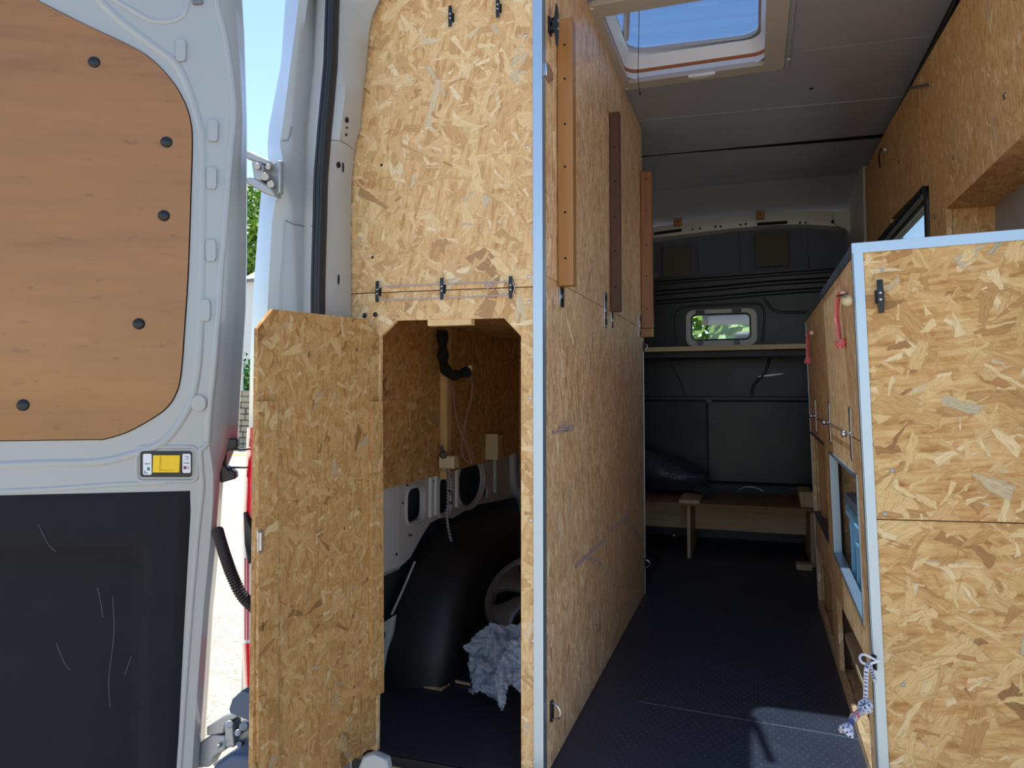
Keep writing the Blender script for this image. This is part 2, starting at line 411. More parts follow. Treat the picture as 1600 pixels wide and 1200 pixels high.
M['rope_b'] = rope('white_blue_cord', (206, 204, 214), (70, 78, 120), 150, .42)
M['rope_k'] = rope('black_white_cord', (150, 152, 160), (20, 22, 34), 90, .6)
M['acrylic'] = glass('tinted_acrylic', (192, 204, 214))
M['pane'] = glass('clear_pane', (236, 240, 240))
M['conduit'] = simple('black_conduit', (44, 36, 36), .5)
# floor rubber and outdoor ground
def floor_mat(name, rgb, rough, bs, bump):
    m, t, b = nodes(name); g = G(t); tc = g.n('TexCoord').outputs['Object']
    f = g.noise(tc, 6, 4, .6); f2 = g.noise(tc, bs, 4, .7)
    c = g.mix(f, tuple(x * .75 for x in lin(rgb)[:3]) + (1,), tuple(x * 1.3 for x in lin(rgb)[:3]) + (1,))
    dust = g.m('MULTIPLY', g.m('SUBTRACT', g.noise(tc, 260, 2, .5), .70), 12, clamp=True)
    c = g.mix(g.m('MULTIPLY', dust, .25), c, lin((120, 120, 130)))
    t.links.new(c, b.inputs['Base Color']); t.links.new(g.m('MULTIPLY_ADD', f, .2, rough - .1), b.inputs['Roughness'])
    bn = g.n('Bump', {'Strength': bump, 'Distance': .0012, 'Height': f2}); t.links.new(bn.outputs[0], b.inputs['Normal']); return m
M['floor'] = floor_mat('rubber_floor', (50, 53, 66), .42, 120, .5)
M['gfloor'] = floor_mat('phenolic_floor', (38, 40, 50), .45, 260, .4)
def ground_mat():
    m, t, b = nodes('asphalt'); g = G(t); tc = g.n('TexCoord').outputs['Object']
    v = g.n('TexVoronoi', {'Vector': tc, 'Scale': 75.0}).outputs[1]; s = g.n('SeparateXYZ', {0: v}).outputs[0]
    c = g.ramp(s, [(0, lin((120, 112, 98))), (.4, lin((158, 150, 134))), (1, lin((186, 178, 160)))])
    c = g.mix(g.m('MULTIPLY', g.noise(tc, 1.5, 4, .6), .4), c, lin((150, 144, 134)))
    t.links.new(c, b.inputs['Base Color']); b.inputs['Roughness'].default_value = .9; return m
M['ground'] = ground_mat()
M['road_yellow'] = simple('yellow_road_paint', (226, 196, 70), .8, var=.2, vs=20)
M['stone'] = simple('rubble_stone', (158, 150, 136), .9, var=.35, vs=7, bump=.6, bs=20)
M['leaf'] = simple('tree_leaves', (104, 140, 40), .6, var=.5, vs=3)
M['hedge'] = simple('hedge_leaves', (46, 110, 34), .6, var=.5, vs=5)
M['grass'] = simple('grass', (120, 170, 50), .8, var=.3, vs=10)
M['bark'] = simple('bark', (90, 74, 58), .9, var=.3, vs=10)
M['render'] = simple('white_render', (216, 214, 212), .8, var=.04, vs=2)
M['roofing'] = simple('pale_roofing', (205, 205, 208), .6, var=.05, vs=2)
M['rail'] = simple('pale_rail', (206, 212, 216), .5)
def bubble():
    m, t, b = nodes('bubble_wrap'); g = G(t); uv = g.n('UVMap').outputs[0]
    vo = g.n('TexVoronoi', {'Vector': uv, 'Scale': 110.0, 'Randomness': .25}).outputs[0]
    bn = g.n('Bump', {'Strength': 1.0, 'Distance': .004, 'Height': vo, }, invert=True)
    b.inputs['Base Color'].default_value = lin((205, 214, 228)); b.inputs['Roughness'].default_value = .18
    b.inputs['Alpha'].default_value = .38; b.inputs['Specular IOR Level'].default_value = .9
    t.links.new(bn.outputs[0], b.inputs['Normal']); return m
M['bubble'] = bubble()
def bagmat():
    m, t, b = nodes('dark_bubble_bag'); g = G(t); uv = g.n('UVMap').outputs[0]
    vo = g.n('TexVoronoi', {'Vector': uv, 'Scale': 95.0, 'Randomness': .2}).outputs[0]
    bn = g.n('Bump', {'Strength': .8, 'Distance': .003, 'Height': vo}, invert=True)
    b.inputs['Base Color'].default_value = lin((58, 60, 68)); b.inputs['Roughness'].default_value = .2
    t.links.new(bn.outputs[0], b.inputs['Normal']); return m
M['bag'] = bagmat()

# ================================================================== SETTING
def structure(name, label=None):
    o = thing(name, label, None); o['kind'] = 'structure'; return o
# ---- ground and outdoors
GZ = -.62
g_ = MB().box(-45, 25, -12, 70, GZ - .1, GZ)
tag(obj('ground', g_, M['ground']), 'pale sunlit asphalt yard around the van', kind='structure')
# ---- floor
FL = structure('floor', 'black rubber and plywood van floor')
obj('subfloor', MB().box(-1.02, .64, 1.50, 4.30, -.03, -.006), M['ply'], FL)
def sheet(name, pts, mat, z=0, th=.005, par=FL): return obj(name, MB().slab([(x, y, z) for x, y in pts], (0, 0, -th)), mat, par, smooth=0)
sheet('rubber_sheet', [(-.445, 1.492), (.62, 1.492), (.62, 1.872), (-.445, 1.955)], M['floor'])
sheet('rubber_sheet', [(-.445, 1.9585), (.62, 1.8755), (.62, 4.24), (-.445, 4.24)], M['floor'])
obj('joint_line', MB().slab([(-.30, 1.9445, -.001), (.23, 1.9032, -.001), (.23, 1.9068, -.001), (-.30, 1.9481, -.001)], (0, 0, .0013)), M['greyp'], FL, smooth=0)
sheet('floor_board', [(-1.0, 1.492), (-.447, 1.492), (-.447, 2.98), (-1.0, 2.98)], M['gfloor'])
sheet('floor_board', [(-1.0, 2.984), (-.447, 2.984), (-.447, 4.24), (-1.0, 4.24)], M['gfloor'])
dm = MB(); j = 0; y = 1.52
while y < 3.6:
    for i in range(34):
        x = -.425 + i * .02 + (.01 if j % 2 else 0)
        if x > .235: continue
        rr = .0042; c = [(x + rr * math.cos(a), y + rr * math.sin(a), 0) for a in (0, 1.05, 2.1, 3.14, 4.19, 5.24)]
        d = [(x + rr * .5 * math.cos(a), y + rr * .5 * math.sin(a), .0006) for a in (0, 1.05, 2.1, 3.14, 4.19, 5.24)]
        dm.add(c + d, [(k, (k + 1) % 6, 6 + (k + 1) % 6, 6 + k) for k in range(6)] + [tuple(range(6, 12))])
    y += .0175; j += 1
tag(obj('floor_dimples', dm, M['floor'], FL, smooth=60), kind='stuff')
# sill under the floor edge
obj('sill_edge', MB().box(-.86, -.45, 1.482, 1.50, -.022, -.001), M['black'], FL, .002)
obj('sill_edge', MB().box(-.86, -.45, 1.478, 1.50, -.034, -.0225), M['pale_pine'], FL, .001)
obj('sill_edge', MB().box(-.45, .62, 1.478, 1.50, -.034, -.006), M['black'], FL, .001)
obj('sill_plate', MB().box(-1.05, .70, 1.36, 1.475, -.12, -.04), M['black'], FL, .006)
obj('sill_step', MB().slab([aty(x, y_, 1.34) for x, y_ in ((548, 1230), (566, 1183), (582, 1178), (604, 1188), (612, 1230))], (0, .02, 0)), M['paint'], FL, .004)

# ---- ceiling
CE = structure('ceiling', 'grey fabric lined van ceiling in joined panels')
CZ = 1.93; SX0, SX1, SY0, SY1 = -.43, .10, 1.97, 2.54
def zc(y): return CZ - (0 if y < 3.9 else .16 * ((y - 3.9) / .4) ** 1.5)
def ceil_panel(pts, par=CE): return obj('ceiling_panel', MB().slab([(x, y, CZ) for x, y in pts], (0, 0, .006)), M['fabric'], par, .001, smooth=0)
ceil_panel([(-.95, 1.40), (.57, 1.40), (.57, 2.488), (SX1, 2.460), (SX1, SY0), (SX0, SY0), (SX0, 2.43), (-.95, 2.40)])
ceil_panel([(-.95, 2.405), (SX0, 2.436), (SX0, SY1), (SX1, SY1), (SX1, 2.466), (.57, 2.494), (.57, 3.39), (-.95, 3.33)])
def curved_panel(y0a, y0b, y1, n=8, sag=0.0):
    rows = []
    for i in range(n + 1):
        row = []
        for k in range(13):
            x = -.95 + 1.52 * k / 12; ya = y0a + (y0b - y0a) * k / 12; y = ya + (y1 - ya) * i / n
            z = zc(y) - sag * math.sin(math.pi * i / n) * .3 - (sag * max(0, (k - 5) / 7) if i == 0 else 0)
            row.append(V((x, y, z)))
        rows.append(row)
    return obj('ceiling_panel', MB().grid(rows), M['fabric'], CE)
curved_panel(3.345, 3.405, 3.93, sag=.012)
curved_panel(3.937, 3.937, 4.27)
obj('joint_strip', MB().box(-.95, .57, 2.38, 2.52, CZ + .0065, CZ + .009), M['tape'], CE) if False else None
jb = MB().slab([(SX1, 2.440, CZ + .0065), (.57, 2.46, CZ + .0065), (.57, 2.51, CZ + .0065), (SX1, 2.49, CZ + .0065)], (0, 0, .002)); obj('joint_strip', jb, M['tape'], CE)
jb = MB().slab([(-.9, 3.30, CZ + .004), (.57, 3.36, CZ + .004), (.57, 3.44, CZ + .004), (-.9, 3.38, CZ + .004)], (0, 0, .002)); obj('joint_strip', jb, M['hole'], CE)
obj('joint_strip', MB().box(-.95, .57, 3.36, 4.3, CZ + .012, CZ + .016), M['fabric'], CE)  # unseen sheet added above the far panels to stop light leaking between them
obj('joint_strip', MB().grid([[V((x, y, zc(y) + .003)) for x in (-.95, .57)] for y in (3.90, 3.92, 3.94, 3.97)]), M['fabric'], CE)  # added behind the far gap so that no light shows through it
for a_, b__ in ((2.90, 2.98), (3.02, 3.06)): obj('ceiling_fold', MB().tube([(-.44, a_, CZ + .001), (.1, (a_ + b__) / 2, CZ), (.55, b__, CZ + .001)], .0035 if a_ < 3 else .001, 6), M['fabric'], CE, smooth=80)
for px, py in ((1268, 138), (1250, 240)):
    p = atz(px, py, CZ); obj('ceiling_clip', MB().dome(p, (0, 0, -1), .007, .004), M['black'], CE)
obj('roof_skin', MB().slab([(-1.04, 1.30, 2.0), (.72, 1.30, 2.0), (.72, 4.35, 2.0), (-1.04, 4.35, 2.0)], (0, 0, .01),
    [[(SX0 + .03, SY0 + .05, 2.0), (SX1 - .05, SY0 + .05, 2.0), (SX1 - .05, SY1 - .04, 2.0), (SX0 + .03, SY1 - .04, 2.0)]]), M['paint'], CE)

# ---- skylight = window_3
SK = structure('window_3', 'roof skylight with white inner frame and tinted acrylic lid')
def frame_xy(x0, x1, y0, y1, ix0, ix1, iy0, iy1, z, th, r=.02, ri=.035):
    return MB().slab([(x, y, z) for x, y in rrect(x0, x1, y0, y1, r)], (0, 0, th), [[(x, y, z) for x, y in rrect(ix0, ix1, iy0, iy1, ri)]])
obj('inner_flange', frame_xy(-.444, .112, 1.955, 2.555, -.405, .048, 2.025, 2.497, 1.914, .016, .03, .012), M['beige'], SK, .004, smooth=50)
obj('flange_tray', MB().box(.113, .128, 1.98, 2.57, 1.922, 1.93), M['fabric'], SK, .001)
def shaft(z0, z1, g0, g1, name, mat, r=.05):
    a = rrect(-.405 - g0, .048 + g0, 2.025 - g0, 2.497 + g0, r, 6); b_ = rrect(-.405 - g1, .048 + g1, 2.025 - g1, 2.497 + g1, r, 6)
    return obj(name, MB().grid([[V((x, y, z0)) for x, y in a], [V((x * .5 + u * .5, y * .5 + v_ * .5, (z0 + z1) / 2)) for (x, y), (u, v_) in zip(a, b_)], [V((x, y, z1)) for x, y in b_]], True), mat, SK)
shaft(1.925, 1.952, .003, .012, 'shaft_lining', M['whitepl'])
shaft(1.952, 1.964, .012, .010, 'seal_band', M['orange_seal'])
shaft(1.964, 2.002, .010, -.010, 'shaft_lining', M['whitepl'])
lidf = Frame((-.47, 2.24, 2.030), (math.cos(.03), 0, -math.sin(.03)), (math.sin(.03), 0, math.cos(.03)))
def lid_fr(x0, x1, y0, y1, t): return [lidf.p(x, y, t) for x, y in rrect(x0, x1, y0, y1, .06)]
obj('lid_rim', MB().slab(lid_fr(.035, .565, -.27, .31, 0), lidf.ez * .012, [lid_fr(.065, .50, -.215, .262, 0)]), M['beige'], SK, .003)
obj('lid_pane', MB().slab(lid_fr(.04, .56, -.265, .305, .012), lidf.ez * .003), M['acrylic'], SK, smooth=0)
obj('lid_stay', MB().tube([aty(978, 60, 2.42), aty(980, 8, 2.2)], .011, 8), M['beige'], SK)
obj('latch', MB().slab([atz(1085 + 24 * math.cos(a), 101 - 11 * math.sin(a) - (x_ := 24 * math.cos(a)) * .16, 1.912) for a in [math.pi * k / 10 for k in range(11, -1, -1)] ] if False else [V((-.155 + .045 * math.cos(a), 2.497 + .022 * math.sin(a), 1.906)) for a in [math.pi * k / 12 for k in range(13)]], (0, 0, .01)), M['whitepl'], SK, .002)
for x, y in ((-.43, 1.97), (-.425, 2.54), (.118, 2.48)):
    obj('screw_cap', MB().dome((x + .006, y, 1.914), (0, 0, -1), .006, .002), M['whitepl'], SK)
pc = [aty(999, -6, 2.3), aty(998, 60, 2.3), aty(997, 112, 2.3), aty(998, 132, 2.3), aty(1000, 146, 2.3)]
t = thing('blind_cord', 'thin black cord dangling from the left side of the skylight', 'cord', pc[-1])
obj('cord', MB().tube(cr(pc, 5), .0011, 6), M['blackcord'], t); obj('cord_end', MB().ball(pc[-1], .004, sz=1.3), M['black'], t)

# ---- right wall
WR = structure('wall_right', 'right van wall with screwed OSB panels and white metal')
XR = .53
def yz(pts, x=XR): return [V((x, y, z)) for y, z in pts]
def panel_r(pts, mat=None, name='osb_panel'): return obj(name, MB().slab(yz(pts), (.015, 0, 0)), mat or M['osb_wall'], WR, .0008, smooth=0)
panel_r([(1.38, 1.82), (2.62, 1.872), (2.62, 1.49), (2.53, 1.47), (2.53, .95), (2.33, .95), (2.33, 1.346), (1.38, 1.346)])
panel_r([(2.624, 1.872), (3.19, 1.898), (3.19, 1.515), (2.624, 1.49)])
panel_r([(3.194, 1.898), (3.83, 1.905), (3.83, 1.50), (3.194, 1.50)])
obj('pillar_panel', MB().slab([(.52, 3.84, 1.93), (.49, 4.26, 1.93), (.49, 4.26, .9), (.52, 3.84, .9)], (.02, 0, 0)), M['paint_in'], WR, .004)
obj('roof_gutter', MB().box(.548, .57, 1.38, 3.84, 1.80, 1.94), M['hole'], WR)
for y0, y1, r in ((2.2, 2.75, .010), (2.8, 3.4, .012), (1.5, 2.0, .012)): obj('roof_wire', MB().tube(cr([(.546, y0, 1.895), (.545, (y0 + y1) / 2, 1.885), (.546, y1, 1.90)], 6), r, 8), M['black'], WR)
for px, py in ((1570, 150), (1490, 246), (1405, 252), (1376, 290), (1461, 338)):
    p = atx(px, py, XR); s = obj('screw', MB().dome(p, (-1, 0, 0), .008, .003), M['steel'], WR, bevel=0)
    obj('screw_recess', MB().cyl(p + V((-.0032, 0, 0)), p + V((-.002, 0, 0)), .0025, 8), M['hole'], s)
obj('bracket', MB().slab([atx(1421, 135, .525), atx(1452, 130, .525), atx(1452, 134, .525), atx(1421, 140, .525)], (.004, 0, 0)), M['steel'], WR)
obj('hook', MB().tube([atx(1376, 232, .527), atx(1373, 245, .527), atx(1375, 262, .527)], .003, 8), M['black'], WR)
obj('hook', MB().tube([atx(1378, 235, .52), atx(1383, 234, .52)], .006, 8), M['steel'], WR)
# niche box in the wall
obj('niche_soffit', MB().box(.545, .66, 1.38, 2.35, 1.346, 1.358), M['osb_wall'], WR)
obj('niche_jamb', MB().box(.545, .66, 2.335, 2.35, .95, 1.346), M['osb_wall'], WR)
obj('niche_back', MB().box(.652, .66, 1.38, 2.335, .9, 1.346), M['wallgrey'], WR)
obj('outer_skin', MB().slab(yz([(1.36, -.3), (4.35, -.3), (4.35, 2.0), (1.36, 2.0)], .70), (.01, 0, 0), [yz([(2.45, .9), (3.95, .9), (3.95, 1.8), (2.45, 1.8)], .70)]), M['paint'], WR)
obj('inner_skin', MB().slab(yz([(2.36, 0), (4.25, 0), (4.25, 1.9), (2.36, 1.9)], .60), (.008, 0, 0), [yz([(2.56, 1.0), (3.76, 1.0), (3.76, 1.53), (2.56, 1.53)], .60)]), M['skin'], WR)
obj('wheel_box', MB().box(.42, .60, 3.1, 4.24, 0, .9), M['bulk_dark'], WR, .01)
W1 = structure('window_1', 'side window with thick black rubber seal')
wf = MB()
rim = [V((.56, y, z)) for y, z in rrect(2.565, 3.70, .99, 1.472, .05)]
wf.tube(rim, .016, 10, closed=True); obj('window_seal', wf, M['rubber'], W1)
wf = MB(); wf.tube([V((.535, p.y, p.z + .008)) for p in rim], .013, 10, closed=True); obj('window_seal', wf, M['black'], W1)
wf = MB(); wf.tube([V((.548, p.y * 1 + 0, p.z - .004)) for p in rim], .004, 6, closed=True); obj('seal_bead', wf, M['beige'], W1)
obj('pane', MB().box(.575, .579, 2.57, 3.70, .99, 1.47), M['pane'], W1)
obj('window_reveal', MB().slab(yz(rrect(2.53, 3.78, .95, 1.54, .05), .58), (.018, 0, 0), [yz(rrect(2.575, 3.69, .995, 1.467, .05), .58)]), M['black'], W1)

# ---- bulkhead = wall_back
WB = structure('wall_back', 'black bulkhead behind the cab with grey headliner above')
YB = 4.24
def xz(pts, y=YB): return [V((x, y, z)) for x, z in pts]
hole = xz(rrect(-.345, .0, 1.105, 1.275, .03))
obj('bulkhead_sheet', MB().slab(xz([(-1.0, .0), (.55, .0), (.55, 1.50), (-1.0, 1.49)]), (0, .02, 0), [hole]), M['bulk'], WB)
def rib(pts, r=.012, y=YB, flat=.5, mat='bulk'): return obj('pressed_rib', MB().tube(cr(pts and [V((x, y, z)) for x, z in pts], 6), r, 8, flat=flat, up=(0, 1, 0)), M[mat], WB)
rib([(-.6, 1.40), (-.2, 1.415), (.1, 1.43), (.45, 1.435)], .016); rib([(-.6, 1.345), (-.2, 1.36), (.1, 1.375), (.45, 1.385)], .014)
rib([(-.6, 1.46), (-.2, 1.47), (.45, 1.485)], .012)
rib([(.06, 1.35), (.09, 1.30), (.13, 1.27), (.22, 1.262), (.45, 1.265)], .008)
rib([(-.42, 1.10), (-.425, 1.25), (-.38, 1.31), (-.2, 1.318), (0, 1.318), (.05, 1.30), (.062, 1.24), (.05, 1.10)], .007)
rib([(-.5, 1.01), (-.2, 1.012), (.04, 1.02), (.07, 1.06)], .006); rib([(-.01, .80), (0, .86), (.06, .93), (.09, 1.03)], .008)
rib([(-.45, .98), (-.40, .88), (-.38, .81)], .005)
obj('scuff', MB().slab(xz([(.02, .905), (.09, .91), (.15, .92), (.16, .926), (.10, .922), (.03, .912)], 4.237), (0, .003, 0)), M['whitepl'], WB)
obj('rail', MB().box(-.64, .30, 4.19, 4.24, .775, .795), M['bulk'], WB, .003)
obj('lower_panel', MB().box(-.25, .30, 4.205, 4.24, .32, .77), M['bulk'], WB, .004)
obj('lower_panel', MB().box(-.64, -.255, 4.225, 4.24, .32, .77), M['bulk_dark'], WB, .003)
obj('panel_catch', MB().cyl((-.22, 4.204, .655), (-.22, 4.199, .655), .009, 14), M['greyp'], WB)
obj('panel_catch', MB().box(-.255, -.225, 4.185, 4.20, .762, .784), M['greyp'], WB, .002)
obj('ledge', MB().box(-.64, .30, 4.13, 4.24, .255, .32), M['bulk_dark'], WB, .006)
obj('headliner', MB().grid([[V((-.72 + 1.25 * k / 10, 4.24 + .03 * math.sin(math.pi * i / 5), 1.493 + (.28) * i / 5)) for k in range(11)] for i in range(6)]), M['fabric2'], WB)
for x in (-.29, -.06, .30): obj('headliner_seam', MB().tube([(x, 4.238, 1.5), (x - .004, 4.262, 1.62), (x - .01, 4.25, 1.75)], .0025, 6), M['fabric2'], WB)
for a, b_ in (((1035, 387), (1080, 430)), ((1180, 366), (1233, 415))):
    p = aty(*a, 4.225); q = aty(*b_, 4.225); obj('foam_patch', MB().box(p.x, q.x, 4.225, 4.26, q.z, p.z), M['patch'], WB, .002)
W2 = structure('window_2', 'small rounded window in the black bulkhead')
obj('window_frame', MB().slab(xz(rrect(-.366, .022, 1.082, 1.292, .045), 4.215), (0, .02, 0), [xz(rrect(-.338, -.010, 1.115, 1.268, .03), 4.215)]), M['beige'], W2, .006, smooth=50)
obj('window_seal', MB().tube([V((x, 4.225, z)) for x, z in rrect(-.336, -.012, 1.117, 1.266, .03)], .007, 8, closed=True), M['rubber'], W2)
obj('pane', MB().box(-.34, -.005, 4.245, 4.248, 1.11, 1.27), M['pane'], W2)
for x in (-.31, -.11): obj('window_hinge', MB().box(x, x + .05, 4.205, 4.218, 1.270, 1.288), M['black'], W2, .002)
for x in (-.30, -.10): obj('window_clip', MB().box(x, x + .03, 4.205, 4.218, 1.09, 1.112), M['greyp'], W2, .002)
# cab beyond the bulkhead window
obj('cab_seat', MB().box(-.22, .12, 4.9, 5.05, .5, 1.14).box(-.12, .02, 4.92, 5.02, 1.14, 1.22), M['skin'], W2, .03)
obj('cab_dash', MB().box(-.9, .7, 5.7, 6.1, .3, 1.17), M['black'], W2, .04)
obj('cab_shade', MB().tube([(-.34, 5.3, 1.36), (.10, 5.3, 1.36)], .06, 12), M['wallgrey'], W2)
hg = MB()
for i in range(6000):
    p = V((R.uniform(-3.5, 3), R.uniform(9, 10.5), R.uniform(GZ, 2.0))); a = V((R.uniform(-1, 1), R.uniform(-1, 1), R.uniform(-1, 1))).normalized() * .12; c = a.orthogonal().normalized() * .07
    hg.add([p - a, p + c, p + a, p - c], [(0, 1, 2, 3)])
o = obj('hedge', hg, M['leaf'], smooth=0); tag(o, 'bright green bushes seen through the small bulkhead window', 'hedge', kind='stuff')
# ---- roof bow
T2 = structure('trim_2', 'white metal roof bow above the bulkhead')
a = [aty(x, y_, 4.17) for x, y_ in ((985, 362), (1060, 349), (1160, 337), (1250, 331), (1330, 331))]
b_ = [aty(x, y_, 4.20) for x, y_ in ((985, 372), (1060, 362), (1160, 350), (1250, 345), (1326, 350))]
obj('roof_bow', MB().grid([cr(a, 5), cr(b_, 5), [p + V((0, .0, -.02)) for p in cr(b_, 5)], [p + V((0, .06, -.03)) for p in cr(b_, 5)]]), M['paint_in'], T2)
obj('roof_bow_end', MB().slab([aty(x, y_, 4.16) for x, y_ in ((1300, 331), (1330, 331), (1334, 372), (1322, 358), (1306, 352))], (0, .03, 0)), M['paint_in'], T2, .003)
for x0, y0, x1, y1 in ((1022, 361, 1065, 355), (1183, 346, 1230, 343)):
    p = aty(x0, y0 + 2, 4.185); q = aty(x1, y1 + 2, 4.185)
    obj('slot', MB().slab([p, q, q + V((0, 0, -.014)), p + V((0, 0, -.014))], (0, .02, 0)), M['hole'], T2)
for x, y in ((1082, 356), (1094, 355), (1118, 352), (1126, 352), (1157, 349), (1165, 348), (1250, 346), (1259, 346), (1302, 344), (1316, 349)):
    p = aty(x, y + 2, 4.186); obj('hole', MB().cyl(p, p + V((0, .004, 0)), .006 if x < 1300 else .011, 10), M['hole'], T2)
for x, y in ((1059, 347), (1188, 336)):
    p = aty(x, y, 4.15); o = obj('wood_block', MB().box(p.x - .023, p.x + .023, 4.14, 4.165, p.z - .022, p.z + .022), M['pine2'], T2, .002)
    obj('screw', MB().dome((p.x, 4.14, p.z), (0, -1, 0), .005, .002), M['hole'], o)

# ---- left wall
WL = structure('wall_left', 'left van wall in the storage bay, OSB above pressed white metal')
XL = -.98
obj('osb_panel', MB().slab([V((XL, y, z)) for y, z in ((1.50, .553), (2.19, .548), (2.19, 1.04), (1.50, 1.04))], (-.012, 0, 0)), M['osb_gar'], WL, .0008, smooth=0)
obj('osb_panel', MB().slab([V((XL, y, z)) for y, z in ((2.194, .55), (3.05, .555), (3.05, 1.04), (2.194, 1.04))], (-.012, 0, 0)), M['osb_gar'], WL, .0008, smooth=0)
XM = XL - .012
def pxl(pts, x=XM): return [atx(a_, b__, x) for a_, b__ in pts]
def wl_oval(y0, y1, z0, z1, r, n=6): return [V((XM, y, z)) for y, z in rrect(y0, y1, z0, z1, r, n)]
body = [V((XM, y, z)) for y, z in ((1.90, .62), (1.90, .305), (1.98, .32), (2.06, .37), (2.12, .40), (2.20, .405), (2.30, .385), (2.5, .40), (2.75, .38), (3.05, .36), (3.05, .62))]
holes_ = [wl_oval(1.955, 2.065, .425, .525, .03), wl_oval(2.185, 2.275, .415, .528, .02),
          [V((XM, 2.46 + .11 * math.cos(a) * (1.2 if math.cos(a) > 0 else 1), .49 + .085 * math.sin(a))) for a in [2 * math.pi * k / 20 for k in range(20)]],
          wl_oval(2.60, 2.65, .41, .46, .02)]
obj('pressed_panel', MB().slab(body, (-.012, 0, 0), holes_), M['paint_in'], WL, .004, smooth=50)
for h in holes_[:3]:
    c = sum(h, V((0, 0, 0))) / len(h)
    obj('pressed_rim', MB().tube([c + (p - c) * 1.13 for p in h], .006, 6, closed=True, flat=1), M['paint_in'], WL)
for y in (2.115, 2.155, 2.33, 2.72): obj('pressed_rib', MB().tube([(XM + .001, y, .42), (XM + .001, y, .55)], .010, 8), M['paint_in'], WL)
obj('pressed_rib', MB().tube(cr([(XM, 2.93, .56), (XM + .01, 2.93, .42), (XM + .04, 2.97, .34), (XM + .05, 2.98, .1)], 5), .022, 8), M['paint_in'], WL)
obj('corner_post', MB().grid([[V((-1.07, 1.72, z)), V((-1.03, 1.735, z)), V((-.998, 1.78, z)), V((-.992, 1.91, z))] for z in (.302, .45, .62)]), M['paint_in'], WL)
obj('corner_post_edge', MB().slab([(-1.07, 1.72, .302), (-1.03, 1.735, .302), (-.998, 1.78, .302), (-.992, 1.91, .302), (-1.05, 1.95, .302)], (0, 0, .01)), M['paint_in'], WL)
for px, py in ((637, 758), (630, 786), (668, 745), (678, 752), (640, 836), (643, 836), (675, 831), (680, 831), (718, 734), (620, 866), (629, 890), (636, 888), (734, 815), (759, 738), (772, 808), (735, 778)):
    p = atx(px, py, XM + .0012); obj('hole', MB().cyl(p, p + V((-.002, 0, 0)), .0045, 8), M['hole'], WL)
obj('outer_skin', MB().box(-1.07, -1.06, 1.45, 4.35, -.3, 2.0), M['skin'], WL)
obj('lower_stay', MB().tube([atx(612, 960, -.985), atx(628, 925, -.985), atx(648, 878, -.985)], .0035, 8), M['paint_in'], WL)
obj('lower_bracket', MB().slab([aty(x, y, 1.84) for x, y in ((594, 976), (615, 962), (611, 990), (603, 1020), (600, 1072), (594, 1072))], (0, .02, 0), [[aty(x, y, 1.84) for x, y in ((596, 990), (602, 988), (601, 996), (596, 998))]]), M['paint_in'], WL, .002)
# storage bay roof board and rear
obj('bay_roof', MB().box(-.98, -.447, 1.503, 3.0, 1.04, 1.055), M['osb_gar'], WL)
obj('bay_roof_batten', MB().box(-.66, -.56, 2.3, 2.34, .998, 1.04), M['pale_pine'], WL, .002)
obj('bay_back', MB().box(-.98, -.447, 3.0, 3.012, 0, 1.9), M['osb_gar'], WL)
obj('wall_batten', MB().box(-.98, -.955, 2.165, 2.205, .535, 1.04), M['pale_pine'], WL, .002)
obj('wall_block', MB().box(-.98, -.935, 2.60, 2.66, .565, .655), M['pale_pine'], WL, .002)
obj('wall_block', MB().box(-.98, -.93, 2.588, 2.60, .562, .66), M['cream'], WL, .001)
# upper left wall above bay (closes the bay)
obj('upper_board', MB().box(-.98, -.97, 1.503, 4.24, 1.06, 1.93), M['osb_gar'], WL)
# wheel box
WBX = MB(); rows = []
prof = [(1.83, 0), (1.845, .08), (1.88, .17), (1.95, .26), (2.05, .325), (2.16, .36), (2.3, .368), (2.5, .368), (2.68, .36), (2.82, .32), (2.93, .24), (2.98, .12), (3.0, 0)]
pp = cr([(a_, b__, 0) for a_, b__ in prof], 3)
for x, s, dz in ((-.992, 1, 1), (-.93, .998, .998), (-.87, .985, .985), (-.835, .965, .96), (-.815, .93, .92), (-.805, .88, .85)):
    rows.append([V((x + (.0 if p.y > .1 else (.1 - p.y) * -.1), 2.42 + (p.x - 2.42) * s, p.y * dz)) for p in pp])
WBX.grid(rows); k = len(WBX.v) - len(pp); WBX.f.append(list(range(k, k + len(pp)))); WBX.uv.append(None)
obj('wheel_arch', WBX, simple('arch_lining', (16, 16, 18), .55, var=.2, vs=8), WL, smooth=60)
obj('torn_edge', MB().slab([atz(x, y, .002) for x, y in ((648, 1072), (690, 1080), (706, 1066), (700, 1072), (688, 1076), (660, 1072))], (0, 0, .003)), M['pale_pine'], WL)
obj('torn_edge', MB().slab([atz(x, y, .002) for x, y in ((710, 1063), (735, 1069), (735, 1071), (712, 1067))], (0, 0, .003)), M['pale_pine'], WL)

